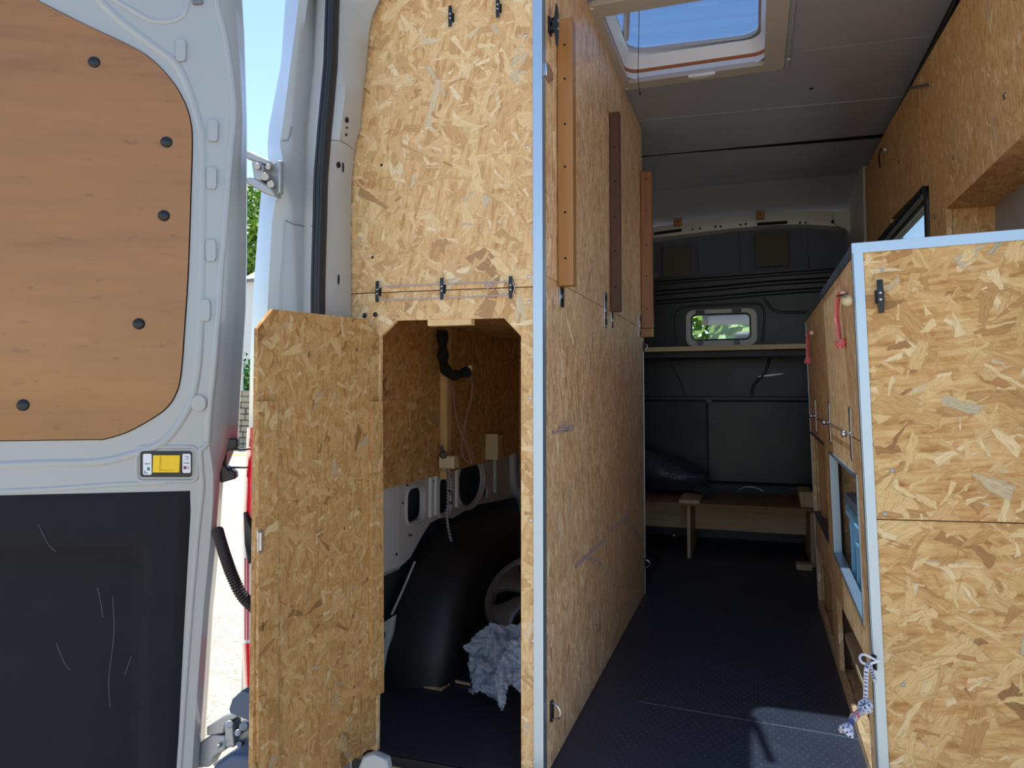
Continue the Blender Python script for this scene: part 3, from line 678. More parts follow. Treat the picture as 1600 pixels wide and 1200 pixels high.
# ---- D pillar = trim_1
T1 = structure('trim_1', 'white rear door pillar of the van with black rubber seal')
rowsY = [-120, 0, 50, 100, 150, 200, 225, 250, 270, 300, 345, 400, 450, 490, 560, 700, 900, 1085, 1250]
def interp(tab, y):
    if y <= tab[0][0]: return tab[0][1] + (tab[1][1] - tab[0][1]) * (y - tab[0][0]) / (tab[1][0] - tab[0][0])
    for (a0, b0), (a1, b1) in zip(tab, tab[1:]):
        if y <= a1: return b0 + (b1 - b0) * (y - a0) / (a1 - a0)
    return tab[-1][1]
cols = [
 ([(0, 446), (100, 439), (200, 420), (225, 418), (250, 419), (300, 408), (345, 404), (400, 400), (450, 396), (490, 394), (560, 391), (700, 388), (1000, 380), (1200, 372)], 1.43),
 ([(0, 467), (100, 454), (200, 441), (225, 437), (250, 442), (270, 443), (300, 436), (330, 426), (400, 422), (480, 418), (700, 414), (1200, 404)], 1.345),
 ([(0, 481), (100, 467), (200, 456), (250, 453), (345, 446), (480, 437), (700, 432), (1200, 422)], 1.36),
 ([(0, 493), (100, 489), (200, 478), (345, 474), (480, 474), (1200, 466)], 1.40),
 ([(0, 497), (100, 493), (200, 485), (345, 480), (480, 479), (1200, 470)], 1.385),
 ([(0, 511), (100, 508), (150, 503), (200, 498), (300, 492), (350, 491), (450, 488), (1200, 484)], 1.38),
 ([(0, 530), (100, 527), (170, 522), (220, 517), (270, 512), (330, 511), (430, 508), (1200, 506)], 1.385),
 ([(0, 541), (150, 539), (190, 534), (220, 530), (250, 522), (345, 518), (480, 516), (1200, 514)], 1.40),
 ([(0, 592), (25, 581), (50, 576), (100, 571), (200, 561), (230, 553), (280, 548), (350, 546), (480, 547), (1200, 547)], 1.47),
 ([(0, 596), (25, 584), (50, 578), (100, 573), (200, 563), (230, 555), (280, 550), (350, 548), (480, 549), (1200, 549)], 1.488)]
cols[8][0][0:1] = [(-60, 660), (-25, 620), (0, 592)]; cols[9][0][0:1] = [(-60, 664), (-25, 624), (0, 596)]
rowsY = sorted(set(rowsY + [-60, -25, 25, 75, 125, 175, 212, 237, 260, 285, 320, 370]))
P = [[aty(interp(t_, y), y, d) for t_, d in cols] for y in rowsY]
obj('pillar_shell', MB().grid(P), M['paint'], T1, smooth=35)
obj('outer_shell', MB().grid([[r[0] + V((-.02, .25, 0)), r[0] + V((-.012, .08, 0)), r[0]] for r in P]), M['paint'], T1, smooth=60)
sealp = [aty((interp(cols[5][0], y) + interp(cols[6][0], y)) / 2, y, 1.372) for y in rowsY]
sl_ = obj('rubber_seal', MB().tube(sealp, .0135, 12, up=(0, -1, 0), flat=1.3), M['rubber'], T1)
obj('seal_lip', MB().tube([p + V((.009, -.014, 0)) for p in sealp], .0045, 8), M['black'], sl_)
obj('seal_lip', MB().tube([p + V((-.006, -.016, 0)) for p in sealp], .0035, 8), M['black'], sl_)
def pil(px, py):
    xs = [interp(t_, py) for t_, d in cols]
    for i in range(len(xs) - 1):
        if xs[i] <= px <= xs[i + 1]:
            k = (px - xs[i]) / (xs[i + 1] - xs[i]); d = cols[i][1] * (1 - k) + cols[i + 1][1] * k
            q = aty(px, py, d); return q + (CAM - q).normalized() * .003
    return aty(px, py, 1.4)
for px, py, rx, rz in ((543, 188, .0035, .006), (543, 200, .0018, .002), (542, 211, .0018, .003), (530, 258, .004, .0065), (537, 262, .0015, .0105), (530, 437, .0015, .011)):
    p = pil(px, py)
    n_ = V((-.05, -1, 0)).normalized()
    for o_ in range(1): obj('hole', MB().slab([pil(px + rx * 750 * math.cos(a), py + rz * 750 * math.sin(a)) + V((0, -.0025, 0)) for a in [2 * math.pi * k / 14 for k in range(14)]], (0, .0015, 0)), M['hole'], T1)
obj('panel_seam', MB().tube([pil(x, y) for x, y, d in ((517, 219, 1.398), (533, 220, 1.404), (543, 226, 1.42), (553, 234, 1.455))], .0009, 6), M['greyp'], T1)
obj('panel_seam', MB().tube([pil(x, y) for x, y, d in ((441, 220, 1.342), (450, 219, 1.35), (453, 213, 1.355), (456, 198, 1.357))], .0009, 6), M['greyp'], T1)
obj('panel_seam', MB().tube([pil(x, y) for x, y, d in ((446, 344, 1.355), (458, 350, 1.37), (474, 353, 1.396), (489, 353, 1.384))], .0009, 6), M['greyp'], T1)
obj('panel_seam', MB().tube([pil(x, y) for x, y, d in ((446, 344, 1.355), (443, 400, 1.354), (439, 440, 1.356), (437, 490, 1.357))], .0009, 6), M['paint'], T1)
# tail light, bumper corner
TL = MB()
def strip(y0, y1, mat, name, xl=(378, 380), xr=(402, 402), d0=1.32):
    rows = [[aty(xl[0] + (xl[1] - xl[0]) * k / 4, y0 + (y1 - y0) * k / 4, d0 + .06), aty(xl[0] + 3 + (xl[1] - xl[0]) * k / 4, y0 + (y1 - y0) * k / 4, d0 + .02), aty(392, y0 + (y1 - y0) * k / 4, d0), aty(410, y0 + (y1 - y0) * k / 4, d0 + .01)] for k in range(5)]
    return obj(name, MB().grid(rows), mat, T1, smooth=60)
strip(668, 835, M['lens'], 'tail_light', (386, 378)); strip(1005, 1080, M['lens'], 'tail_light', (378, 381)); strip(835, 1005, M['lens_clear'], 'tail_light', (378, 378))
for x in (383, 387, 390): obj('lens_rib', MB().tube([aty(x, 872, 1.325), aty(x, 1000, 1.325)], .0015, 6), M['lens'], T1)
obj('light_gasket', MB().slab([aty(x, y, 1.30) for x, y in ((380, 800), (386, 812), (393, 830), (393, 870), (388, 882), (382, 850))], (0, .015, 0)), M['black'], T1, .002)
obj('bumper_corner', MB().slab([aty(x, y, 1.22) for x, y in ((357, 1108), (362, 1093), (378, 1078), (405, 1086), (405, 1128), (386, 1126), (358, 1115))], (0, .2, 0)), M['bumper'], T1, .012, seg=3)
obj('bumper_corner', MB().slab([aty(x, y, 1.20) for x, y in ((330, 1200), (345, 1188), (362, 1178), (405, 1182), (405, 1260), (320, 1260))], (0, .2, 0)), M['bumper'], T1, .012, seg=3)

# ================================================================== REAR DOOR
dX = V((-.85, -.53, 0)).normalized(); DF = Frame((-1.06, 1.33, 0), dX, (0, 0, 1)); DN = DF.ey
def D(px, py, off=0.0): return at(px, py, DF.o + DN * off, DN)
def DL(pts, off=0.0): return [D(x, y, off) for x, y in pts]
DR = thing('rear_door', 'white open rear van door with plywood upper and black lower lining', 'van door', frame=DF)
ridge = [(340, -60), (340, 0), (352, 50), (360, 100), (366, 150), (367, 180), (362, 233), (357, 300), (350, 383), (348, 400), (343, 483), (337, 567), (330, 633), (326, 690), (333, 740), (333, 780), (328, 850), (318, 950), (308, 1080), (300, 1200), (296, 1260)]
sil = [(374, -60), (378, 0), (381, 50), (383, 120), (384, 150), (385, 200), (385, 250), (385, 320), (385, 383), (385, 400), (383, 483), (378, 567), (374, 633), (371, 690), (349, 745), (346, 780), (342, 850), (332, 950), (324, 1080), (316, 1200), (312, 1260)]
left = [D(-700, 1260), D(-700, -60)]
rd = [D(x, y) for x, y in ridge]
outl = rd + left
obj('inner_shell', MB().slab([DF.p(.79, 0, rd[-1].z)] + [DF.p(.79, 0, rd[0].z)] + rd, -DN * .03, [[DF.p(.16, 0, .56), DF.p(.72, 0, .56), DF.p(.72, 0, -.03), DF.p(.16, 0, -.03)]]), M['paint'], DR, smooth=40)
A = [D(x, y) for x, y in ridge]; B = [D(x - 12 + (0), y, 0) for x, y in ridge]
s1 = [D(x, y, -.055) for x, y in sil]; mid = [D(x * .45 + u * .55, y, -.012) for (x, y), (u, v_) in zip(ridge, sil)]
mid2 = [D(x * .3 + u * .7, y, -.030) for (x, y), (u, v_) in zip(ridge, sil)]
obj('edge_return', MB().grid([[a_, b__, c_, d_] for a_, b__, c_, d_ in zip(A, mid, mid2, s1)]), M['paint'], DR, smooth=50)
obj('outer_skin', MB().slab([DF.p(.80, -.06, s1[-1].z), DF.p(.80, -.06, s1[0].z)] + s1, -DN * .012), M['paint'], DR, smooth=40)
def door_tube(pts, r, off=0, mat='paint', name='pressed_ridge', flat=.55): return obj(name, MB().tube(cr(DL(pts, off), 6), r, 10, up=DN, flat=flat), M[mat], DR)
door_tube([(x - 2, y) for x, y in ridge[:14]], .007)
door_tube([(326, 690), (318, 700), (313, 705), (315, 740), (316, 765), (310, 820), (300, 930), (290, 1060), (279, 1220)], .006)
door_tube([(165, -8), (200, 12), (232, 30), (255, 34), (276, 30), (288, 18), (296, -10)], .006)
door_tube([(120, -40), (180, 25), (240, 72), (275, 100), (295, 140), (309, 187), (315, 217), (316, 300), (315, 400), (312, 533), (305, 600), (290, 645), (255, 690), (200, 712), (150, 722), (80, 724), (-40, 728)], .010, -.002)
door_tube([(-40, 770), (80, 764), (180, 757), (260, 754)], .006, -.001)
for x, y in ((283, 80), (333, 205), (331, 279), (330, 392), (321, 485)):
    obj('pressed_bump', MB().slab(DL([(x + 8 * u, y + 17 * v_) for u, v_ in rrect(-1, 1, -1, 1, .5, 4)]), DN * .006), M['paint'], DR, .0055, seg=3)
obj('pressed_bump', MB().slab(DL([(311 + 12 * math.cos(a), 630 + 13 * math.sin(a)) for a in [2 * math.pi * k / 20 for k in range(20)]]), DN * .006), M['paint'], DR, .0055, seg=3)
obj('pressed_bump', MB().slab(DL([(309 + 8 * u, 3 + 5 * v_) for u, v_ in rrect(-1, 1, -1, 1, .5, 4)]), DN * .005), M['greyp'], DR, .003)
plyo = [(x, y) for x, y, _ in cr([(55, 0), (130, 38), (190, 66), (225, 85), (250, 106), (272, 132), (288, 160), (297, 188), (300, 220), (298, 300), (294, 420), (289, 500), (283, 580), (276, 612), (262, 635), (240, 652), (200, 674), (165, 685), (150, 686)], 5)]
pl = [D(*p) for p in plyo] + [D(0, 688), DF.p(.74, 0, D(0, 689).z), DF.p(.74, 0, 1.75), D(30, -12)]
obj('plywood_panel', MB().slab(pl, DN * .004), M['ply_door'], DR, .0006)
obj('panel_gap', MB().tube([p + DN * .0005 for p in pl[:len(plyo) + 2]], .0022, 6), M['hole'], DR)
for x, y in ((147, 97), (260, 222), (256, 337), (217, 506), (36, 633)):
    p = D(x, y, .004); obj('trim_clip', MB().dome(p, DN, .0125, .006, 18), M['black'], DR)
# black lower lining with a pressed recess
rows = []
x0l, x1l = .132, .74
def smooth01(t): t = max(0, min(1, t)); return t * t * (3 - 2 * t)
Rt = [(293, 768), (301, 778), (300, 800), (296, 880), (291, 960), (285, 1060), (280, 1150), (276, 1230)]
nz_ = 46
zt = .606; zb = -.06
for i in range(nz_ + 1):
    z = zt + (zb - zt) * i / nz_; row = []
    xe = interp([(.0, .140), (.10, .137), (.3, .131), (.56, .122), (.6, .124)], z) 
    for k in range(49):
        x = xe + (x1l - xe) * (k / 48)
        zz = z - .012 * (0) + (.006 if i == 0 else 0) * (x - xe)
        dep = smooth01((x - .205) / .035) * smooth01((.505 - .03 * 0 - z + .03 * (x - .2)) / .05)
        y = .006 - .048 * dep
        if i == 0 or k == 0: y = 0
        row.append(DF.p(x, y, zz))
    rows.append(row)
obj('lower_lining', MB().grid(rows), M['carpet'], DR, smooth=60)
for pts in ([(152, 918), (158, 945), (160, 965)], [(176, 932), (178, 990), (170, 1060), (172, 1105)], [(60, 820), (75, 850), (88, 862)], [(88, 1005), (100, 1035), (110, 1048)], [(205, 1025), (195, 1055)]):
    obj('scratch', MB().tube(cr([D(x, y, -.022 if y > 880 else .0065) for x, y in pts], 4), .0004, 5), M['greyp'], DR)
# interior release
LP = obj('release_plate', MB().slab(DL([(x, y) for x, y in rrect(220, 300, 705, 745, 4, 3)]), DN * .006), M['black'], DR, .0015)
obj('plate_recess', MB().tube(DL(rrect(213, 308, 698, 752, 10, 4)), .0045, 8, closed=True, up=DN, flat=.5), M['paint'], DR)
obj('plate_label', MB().slab(DL(rrect(223.5, 237, 709, 742, 2.5), .006), DN * .0006), M['sticker'], LP)
obj('plate_label', MB().slab(DL(rrect(285, 298, 709, 739, 2.5), .006), DN * .0006), M['sticker'], LP)
hnd = MB().slab(DL([(240, 711), (282, 711), (281, 738), (239, 738)], .006), DN * .004, [DL([(251, 713), (273, 713), (272, 735), (250, 735)], .006)])
HD = obj('release_handle', hnd, M['yellow'], LP, .001)
obj('handle_pocket', MB().slab(DL([(250, 712), (274, 712), (273, 736), (249, 736)], .0062), DN * .0008), M['yellow'], LP)
def ic(pts, mat): obj('printed_mark', MB().slab(DL(pts, .0066), DN * .0004), M[mat], LP)
ic([(226, 724.6), (229, 723), (229, 724), (235, 724), (235, 725.2), (229, 725.2), (229, 726.2)], 'greyp')
ic([(296, 723.6), (293, 722), (293, 723), (287, 723), (287, 724.2), (293, 724.2), (293, 725.2)], 'greyp')
ic(rrect(230, 234, 730, 735, .8), 'green'); ic([(225.5, 735), (227, 735), (227, 738.5), (231, 738.5), (231, 740), (225.5, 740)], 'greyp')
ic(rrect(287, 291, 728.5, 733, .5), 'redp'); ic([(291.5, 729), (295, 729), (295, 733), (291.5, 733), (291.5, 732.2), (294.2, 732.2), (294.2, 729.8), (291.5, 729.8)], 'greyp')
ic([(289, 713), (294, 713), (294, 718), (289, 718), (289, 717.2), (293.2, 717.2), (293.2, 713.8), (289, 713.8)], 'greyp')
# lock unit on the hinge edge, with two rods
LK = obj('door_check', MB().slab(DL([(347, 684), (371, 686), (371, 700), (354, 705), (352, 728), (368, 738), (369, 748), (345, 755), (343, 720)], -.03), -DN * .04), M['black'], DR, .003)
for y in (702, 730.5): obj('check_rod', MB().tube([D(353, y, -.045), D(400, y, -.05)], .0023, 8), M['black'], LK)
def hinge(pl_, arm, knuck, name='door_hinge'):
    h = obj(name, MB().slab([aty(x, y, 1.315) for x, y in pl_], (0, .016, 0)), M['cast'], DR, .003)
    for a_ in arm: obj('hinge_arm', MB().slab([aty(x, y, 1.30) for x, y in a_], (0, .03, 0)), M['cast'], h, .004)
    for x, y, r in knuck: obj('hinge_bolt', MB().cyl(aty(x, y, 1.316), aty(x, y, 1.285), r, 12), M['cast'], h, .0015)
hinge([(416, 262), (434, 250), (438, 250), (437, 300), (430, 306), (414, 300)],
      [[(384, 234), (395, 238), (420, 250), (420, 259), (395, 250), (384, 248)], [(384, 276), (400, 278), (424, 292), (428, 306), (412, 302), (384, 287)], [(392, 252), (402, 250), (412, 258), (408, 282), (396, 280)]],
      [(419, 261, .006), (414, 276, .009), (423, 288, .008), (402, 260, .007)])
hinge([(372, 1130), (393, 1128), (400, 1130), (400, 1180), (388, 1178), (372, 1168)],
      [[(322, 1136), (350, 1118), (368, 1112), (372, 1120), (352, 1132), (350, 1146), (322, 1150)], [(312, 1160), (330, 1148), (352, 1150), (352, 1172), (335, 1182), (325, 1200), (308, 1200)], [(350, 1128), (362, 1128), (366, 1168), (352, 1170)], [(330, 1196), (368, 1170), (376, 1172), (340, 1202)]],
      [(381, 1135, .009), (372, 1145, .007), (374, 1163, .006), (358, 1132, .008), (341, 1166, .004)])
# corrugated hose
hp = cr([aty(340, 828, 1.30), aty(346, 850, 1.28), aty(354, 875, 1.26), aty(364, 902, 1.25), aty(378, 930, 1.25), aty(398, 950, 1.27)], 22)
HO = MB().tube(hp, [.0125 if k % 3 else .0098 for k in range(len(hp))], 14)
tag(obj('corrugated_hose', HO, M['conduit'], smooth=30), 'black corrugated cable hose bridging the open door and the van body', 'hose')

# ================================================================== STORAGE PARTITION (left)
YF = 1.49
SP = thing('storage_partition', 'tall OSB storage box with silver corner trim left of the aisle', 'partition', (-.44, YF, 0))
def xf(pts, y=YF): return [V((x, y, z)) for x, z in pts]
obj('front_board', MB().slab(xf([(-.96, 1.0565), (-.447, 1.0515), (-.447, 1.92), (-.96, 1.92)]), (0, .012, 0)), M['osb_front'], SP, .0008, smooth=0)
opening = [(-.828, .0), (-.828, .952), (-.786, .987), (-.522, .984), (-.482, .943), (-.482, .0)]
obj('front_board', MB().slab(xf([(-.96, 1.0545), (-.96, -.0), (-.828, .0)] + opening[1:5] + [(-.482, 0), (-.447, 0), (-.447, 1.0495)]), (0, .012, 0)), M['osb_front'], SP, .0008, smooth=0)
obj('opening_block', MB().box(-.708, -.600, 1.478 + .014, 1.515, .972, .995), M['pale_pine'], SP, .001)
obj('side_board', MB().slab([V((-.432, y, z)) for y, z in ((1.503, 1.078), (2.985, 1.083), (2.985, 1.925), (1.503, 1.925))], (-.015, 0, 0)), M['osb_side'], SP, .0008, smooth=0)
obj('side_board', MB().slab([V((-.432, y, z)) for y, z in ((1.503, .001), (2.985, .001), (2.985, 1.0815), (1.503, 1.0765))], (-.015, 0, 0)), M['osb_side'], SP, .0008, smooth=0)
obj('corner_trim', MB().slab([(-.4535, 1.4875, 0), (-.4315, 1.4875, 0), (-.4305, 1.512, 0), (-.432, 1.512, 0), (-.4335, 1.49, 0), (-.4535, 1.49, 0)], (0, 0, 1.925)), M['alu'], SP, .0006, smooth=0)
obj('end_trim', MB().box(-.447, -.4305, 2.985, 2.989, .0, 1.07), M['alu'], SP)
for px, py in ((821, 55), (823, 229), (826, 432), (826, 472), (828, 622), (829, 813), (832, 1002), (834, 1192), (596, 258), (582, 402)):
    p = aty(px, py, YF); s = obj('screw', MB().dome(p, (0, -1, 0), .0035, .0012, 10), M['steel'] if px > 600 else M['hole'], SP)
for px, py in ((570, 493), (586.5, 491.5)): obj('black_plug', MB().dome(aty(px, py, YF), (0, -1, 0), .0062, .003), M['black'], SP)
obj('crack', MB().tube([aty(x, y, 1.4895) for x, y in ((565, 134), (571, 140), (578, 146))], .0007, 5), M['hole'], SP)
CLEATS = []
def cleat(p, frame, L, parent, name='cleat', screws=True, stand=1.0):
    """p base centre; frame: ez = long axis, ey = outwards normal, ex across"""
    f = frame; h = L * .22 * stand; wd = L * .085
    mb = MB()
    pr = [(-.5, .82), (-.42, .80), (-.25, .72), (-.16, .7), (-.14, .0), (-.06, 0), (-.05, .45), (.05, .45), (.06, 0), (.14, 0), (.16, .7), (.25, .72), (.42, .80), (.5, .82), (.5, .92), (.3, 1.02), (0, 1.05), (-.3, 1.02), (-.5, .92)]
    mb.slab([p + f.ez * (a_ * L) + f.ey * (b__ * h) - f.ex * wd for a_, b__ in pr], f.ex * wd * 2)
    mb.box(-wd * 1.5, wd * 1.5, 0, h * .25, -L * .2, L * .2, Frame(p, f.ex, f.ez))
    c = obj(name, mb, M['black'], parent, .0012)
    for s in (-.1, .1): obj('screw', MB().dome(p + f.ez * (s * L) + f.ey * (h * 1.05), f.ey, L * .045, L * .02, 10), M['steel'], c)
    return c
FF = Frame((0, 0, 0), (-1, 0, 0), (0, 0, 1))   # ey = -y  (front faces)
for px, py in ((706, 28.5), (780, 14), (592.5, 456.5), (693, 452), (800, 450)):
    p = aty(px, py, YF); cleat(p, Frame(p, (-1, 0, 0), (-.02 * 0, 0, 1)), .050, SP)
SF = Frame((0, 0, 0), (0, -1, 0), (0, 0, 1))   # ey = +x side faces
assert SF.ey.x > .9
p = V((-.432, 1.545, 1.655)); cleat(p, Frame(p, (0, -1, 0), (0, 0, 1)), .095, SP, stand=1.0)
obj('hasp', MB().slab([atx(x, y, -.431) for x, y in ((850.5, 98), (856, 102), (861, 116), (862, 126), (857, 129), (851, 118))], (.005, 0, 0)), M['steel'], SP, .001)
def dring(p, n, name='lashing_ring', r=.017, parent=SP, side=None):
    """ring hanging off plate at p, lying in plane of n x side"""
    n = V(n).normalized(); s = V(side or (0, 0, 1)); q = n
    pl_ = obj(name, MB().box(-.006, .006, 0, .006, -.022, .022, Frame(p, n.cross(V((0, 0, 1))) * -1 if False else (n.cross(V((0, 0, 1)))), (0, 0, 1)) if False else Frame(p, V((0, 0, 1)).cross(n) * -1, (0, 0, 1))), M['black'], parent, .001)
    pts = [p + n * (.004 + r * 1.15 * (math.sin(a))) + s * (r * math.cos(a)) for a in [math.pi * k / 12 for k in range(13)]]
    obj('ring', MB().tube(pts, .0026, 8), M['steel'], pl_)
dring(V((-.432, 1.545, .123)), (1, -.15, 0))
dring(V((-.432, 2.975, .122)), (1, 0, 0), r=.015); dring(V((-.432, 2.975, 1.008)), (1, 0, 0), r=.012)
# stitched cord marks on the partition
def stitches(label, segs):
    t = thing('stitched_cord', label, 'cord', atx(*segs[0][0], -.431), group='mauve cords threaded through the partition')
    for s in segs:
        pts = cr([atx(x, y, -.4295) for x, y in s], 5); obj('strand', MB().tube(pts, .0017, 6), M['rope_p'], t)
        obj('strand', MB().tube([q + V((.0, .004, .0055)) for q in pts], .0015, 6), M['rope_p'], t)
stitches('short pinkish cord bundle threaded across the partition at mid height', [[(863, 678), (878, 675), (896, 671)], [(873, 671), (882, 670), (897, 668)], [(878, 676), (888, 672), (892, 669)]])
stitches('lower mauve cord stitched in an A shape on the partition', [[(899, 888), (915, 873), (947, 843)], [(913, 873), (930, 878), (944, 889)]])
stitches('mauve cord stitched in a roof shape at the partition far edge', [[(955, 830), (968, 817), (983, 801)], [(976, 809), (988, 825), (1003, 845)]])
# hatch
hx = V((-.255, -.967, 0)).normalized(); HF = Frame((-.830, 1.487, 0), hx, (0, 0, 1)); HN = HF.ey   # faces?
if HN.dot(CAM - HF.o) < 0: HSG = -1
else: HSG = 1
def H(px, py, off=0): return at(px, py, HF.o + HN * HSG * off, HN)
HT = obj('hatch_door', MB().slab([HF.p(x, 0, z) for x, z in ((.002, .016), (.332, -.012), (.335, .945), (.30, .986), (.043, .988), (.002, .95))], -HN * HSG * .012), M['osb_hatch'], SP, .0008, smooth=0, M=HF.mat())
obj('hatch_lip', MB().slab([H(x, y) for x, y in ((399, 627), (430, 626), (431, 1240), (399, 1260))], HN * HSG * .009), M['osb_hatch'], HT, .0008, smooth=0)
obj('hatch_lip', MB().slab([H(x, y) for x, y in ((576, 627), (594, 627), (596, 1080), (575, 1092))], HN * HSG * .009), M['osb_hatch'], HT, .0008, smooth=0)
HL = obj('hatch_latch', MB().slab([H(x, y, .009) for x, y in ((401, 829), (410, 827), (410, 862), (402, 864))], HN * HSG * .003), M['steel'], HT, .0008)
obj('latch_bolt', MB().tube([H(407, 832, .014), H(407, 860, .014)], .0025, 8), M['steel'], HT)

# loop of cord over the three cleats
lp = []
def c2(x, y, o=.009): return aty(x, y, YF - o)
loop = [c2(593, 448), c2(640, 446), c2(692, 443.5), c2(745, 441.5), c2(800, 440), c2(804.5, 449), c2(801, 460.5), c2(745, 463.5), c2(692, 466), c2(640, 467.5), c2(594, 469), c2(590, 458)]
t = thing('cord_loop', 'thin pink and white cord stretched around the three cleats over the hatch', 'cord', loop[0])
obj('cord', MB().tube(loop, .0016, 6, closed=True), M['rope_p'], t)
kn = MB(); 
kn.tube(cr([c2(757, 445, .011), c2(763, 441, .014), c2(768, 446, .013), c2(762, 450, .014), c2(757, 446, .012), c2(766, 443, .015), c2(771, 446, .010)], 6), .0016, 6)
kn.tube(cr([c2(766, 444, .011), c2(770, 448, .010), c2(770, 455, .008)], 4), .0015, 6); obj('knot', kn, M['rope_p'], t)
# ---- folding battens on the partition
def batten(name, label, mat, x0, x1, y0, y1, z0, z1, holes, plates):
    t = thing(name, label, 'batten', ((x0 + x1) / 2, y0, z0), group='wooden battens hinged on the partition')
    obj('beam', MB().box(x0, x1, y0, y1, z0, z1), mat, t, .002)
    for z in holes: obj('bolt_hole', MB().cyl(((x0 + x1) / 2, y0 - .0006, z), ((x0 + x1) / 2, y0 + .001, z), .0028, 10), M['hole'], t)
    for (py0, py1, pz0, pz1) in plates:
        h = obj('hinge', MB().box(-.4315, -.4285, py0, py1, pz0, pz1), M['steel'], t, .0008)
        n = 3
        for k in range(n):
            z = pz0 + (pz1 - pz0) * (k + .5) / n; ym = (py0 + py1) / 2
            obj('hinge_slot', MB().cyl((-.4288, ym, z), (-.4278, ym, z), (py1 - py0) * .28, 10), M['hole'] if k != 1 else M['steel'], h)
zt1 = aty(878, 22, 1.59).z; zb1 = aty(878, 444, 1.59).z
batten('hinged_batten', 'light orange pine batten nearest the doors on the partition', M['pine'], -.4305, -.393, 1.61, 1.645, zb1, zt1, [zb1 + (zt1 - zb1) * k for k in (.1, .27, .44, .6, .77, .9)], [(1.625, 1.665, zb1 - .045, zb1 + .004)])
zt2 = aty(953, 173, 2.25).z; zb2 = aty(953, 486, 2.25).z
batten('hinged_batten', 'dark brown hardwood batten in the middle of the partition', M['dark_wood'], -.4305, -.399, 2.262, 2.29, zb2, zt2, [zb2 + (zt2 - zb2) * k for k in (.12, .3, .47, .65, .82)], [(2.16, 2.20, zb2 - .06, zb2 + .05), (2.27, 2.30, zb2 - .05, zb2)])
zt3 = aty(1000, 265, 2.90).z; zb3 = aty(1000, 512, 2.90).z
batten('hinged_batten', 'reddish pine batten at the far end of the partition', M['pine2'], -.4305, -.385, 2.93, 2.965, zb3, zt3, [zb3 + (zt3 - zb3) * k for k in (.12, .33, .53, .75, .95)], [(2.86, 2.90, zb3 - .04, zb3 + .05)])
obj('batten_foot', MB().box(-.4305, -.386, 2.932, 2.962, zb3 - .036, zb3 - .001), M['pine'], bpy.data.objects['hinged_batten.002'], .001)

# ================================================================== CABINET (right)
aL = math.radians(-1.5)
KF = Frame((.229, 1.575, .0), (math.cos(aL), 0, -math.sin(aL)), (math.sin(aL), 0, math.cos(aL)))
K = thing('storage_cabinet', 'OSB galley cabinet with silver edge trim right of the aisle', 'cabinet', frame=KF)
def kb(name, x0, x1, y0, y1, z0, z1, mat, bevel=.0008, par=K): return obj(name, MB().box(x0, x1, y0, y1, z0, z1, KF), mat, par, bevel, smooth=0)
TOPZ = 1.112
kb('end_board', .002, .395, 0, .015, .5715, TOPZ - .004, M['osb_cab']); kb('end_board', .002, .395, .0008, .015, .0, .5695, M['osb_cab'])
kb('corner_trim', -.009, .0105, -.0025, .0, .0, TOPZ + .006, M['alu'], .0005); kb('corner_trim', -.0095, -.007, -.0025, .014, .0, TOPZ - .01, M['alu'], .0005)
kb('top_trim', -.010, .40, -.003, -.0005, TOPZ - .013, TOPZ + .008, M['alu'], .0005)
kb('top_edge_strip', -.0095, -.006, .0, 1.43, TOPZ - .016, TOPZ + .006, simple('dark_trim', (64, 70, 84), .45, metal=.4), .0008)
kb('top_board', -.006, .40, .0, 1.43, TOPZ - .008, TOPZ + .006, M['osb_cab'])
def kyz(pts, x=-.006): return [KF.p(x, y, z) for y, z in pts]
obj('side_board', MB().slab(kyz([(.015, .722), (1.425, .732), (1.425, TOPZ - .016), (.015, TOPZ - .016)]), KF.ex * .013), M['osb_cabside'], K, .0008, smooth=0)
HOLES = {'A': [(.855, .655), (1.405, .662), (1.405, .36), (.855, .352)], 'B': [(.115, .645), (.70, .652), (.70, .352), (.115, .328)],
         'C': [(.855, .245), (1.405, .232), (1.405, .035), (.855, .03)], 'D': [(.115, .26), (.70, .236), (.70, .03), (.115, .03)]}
obj('side_board', MB().slab(kyz([(.015, .0), (1.425, .0), (1.425, .729), (.015, .719)]), KF.ex * .013, [kyz(h) for h in HOLES.values()]), M['osb_cabside'], K, .0008, smooth=0)
kb('side_seam_trim', -.0075, -.005, 1.422, 1.427, 0, TOPZ, M['alu'], .0003)
# silver opening frame B, dark strips on A
def edging(pts, w_, mat, x=-.0085, close=True):
    n = len(pts)
    for i in range(n if close else n - 1):
        a_ = V((pts[i][0], pts[i][1], 0)); b__ = V((pts[(i + 1) % n][0], pts[(i + 1) % n][1], 0)); d = (b__ - a_).normalized(); q = V((-d.y, d.x, 0)) * w_
        obj('opening_trim', MB().slab([KF.p(x, p.x, p.y) for p in (a_ - d * w_ * .0, b__ + d * w_ * 0, b__ + q, a_ + q)], KF.ex * .022), mat, K, .0004)
edging(HOLES['B'], -.010, M['alu'])
edging([HOLES['A'][0], HOLES['A'][1]], .008, M['skin'], close=False); edging([HOLES['A'][3], HOLES['A'][2]], .008, M['skin'], close=False)
kb('divider_board', .008, .38, .765, .78, 0, .72, M['osb_cabside']); kb('divider_board', .008, .38, 1.41, 1.424, 0, 1.09, M['osb_cabside'])
kb('shelf_board', .008, .38, .016, 1.41, .29, .305, M['osb_cabside']); kb('shelf_board', .008, .38, .016, 1.41, .735, .75, M['osb_cabside'])
kb('base_board', .008, .38, .016, 1.41, .0, .02, M['osb_cabside']); kb('back_board', .365, .38, .016, 1.41, .0, 1.09, M['osb_cabside'])
for y0 in (1.30, .84): kb('corner_post', .010, .045, y0, y0 + .04, .02, .72, M['pine'], .002)
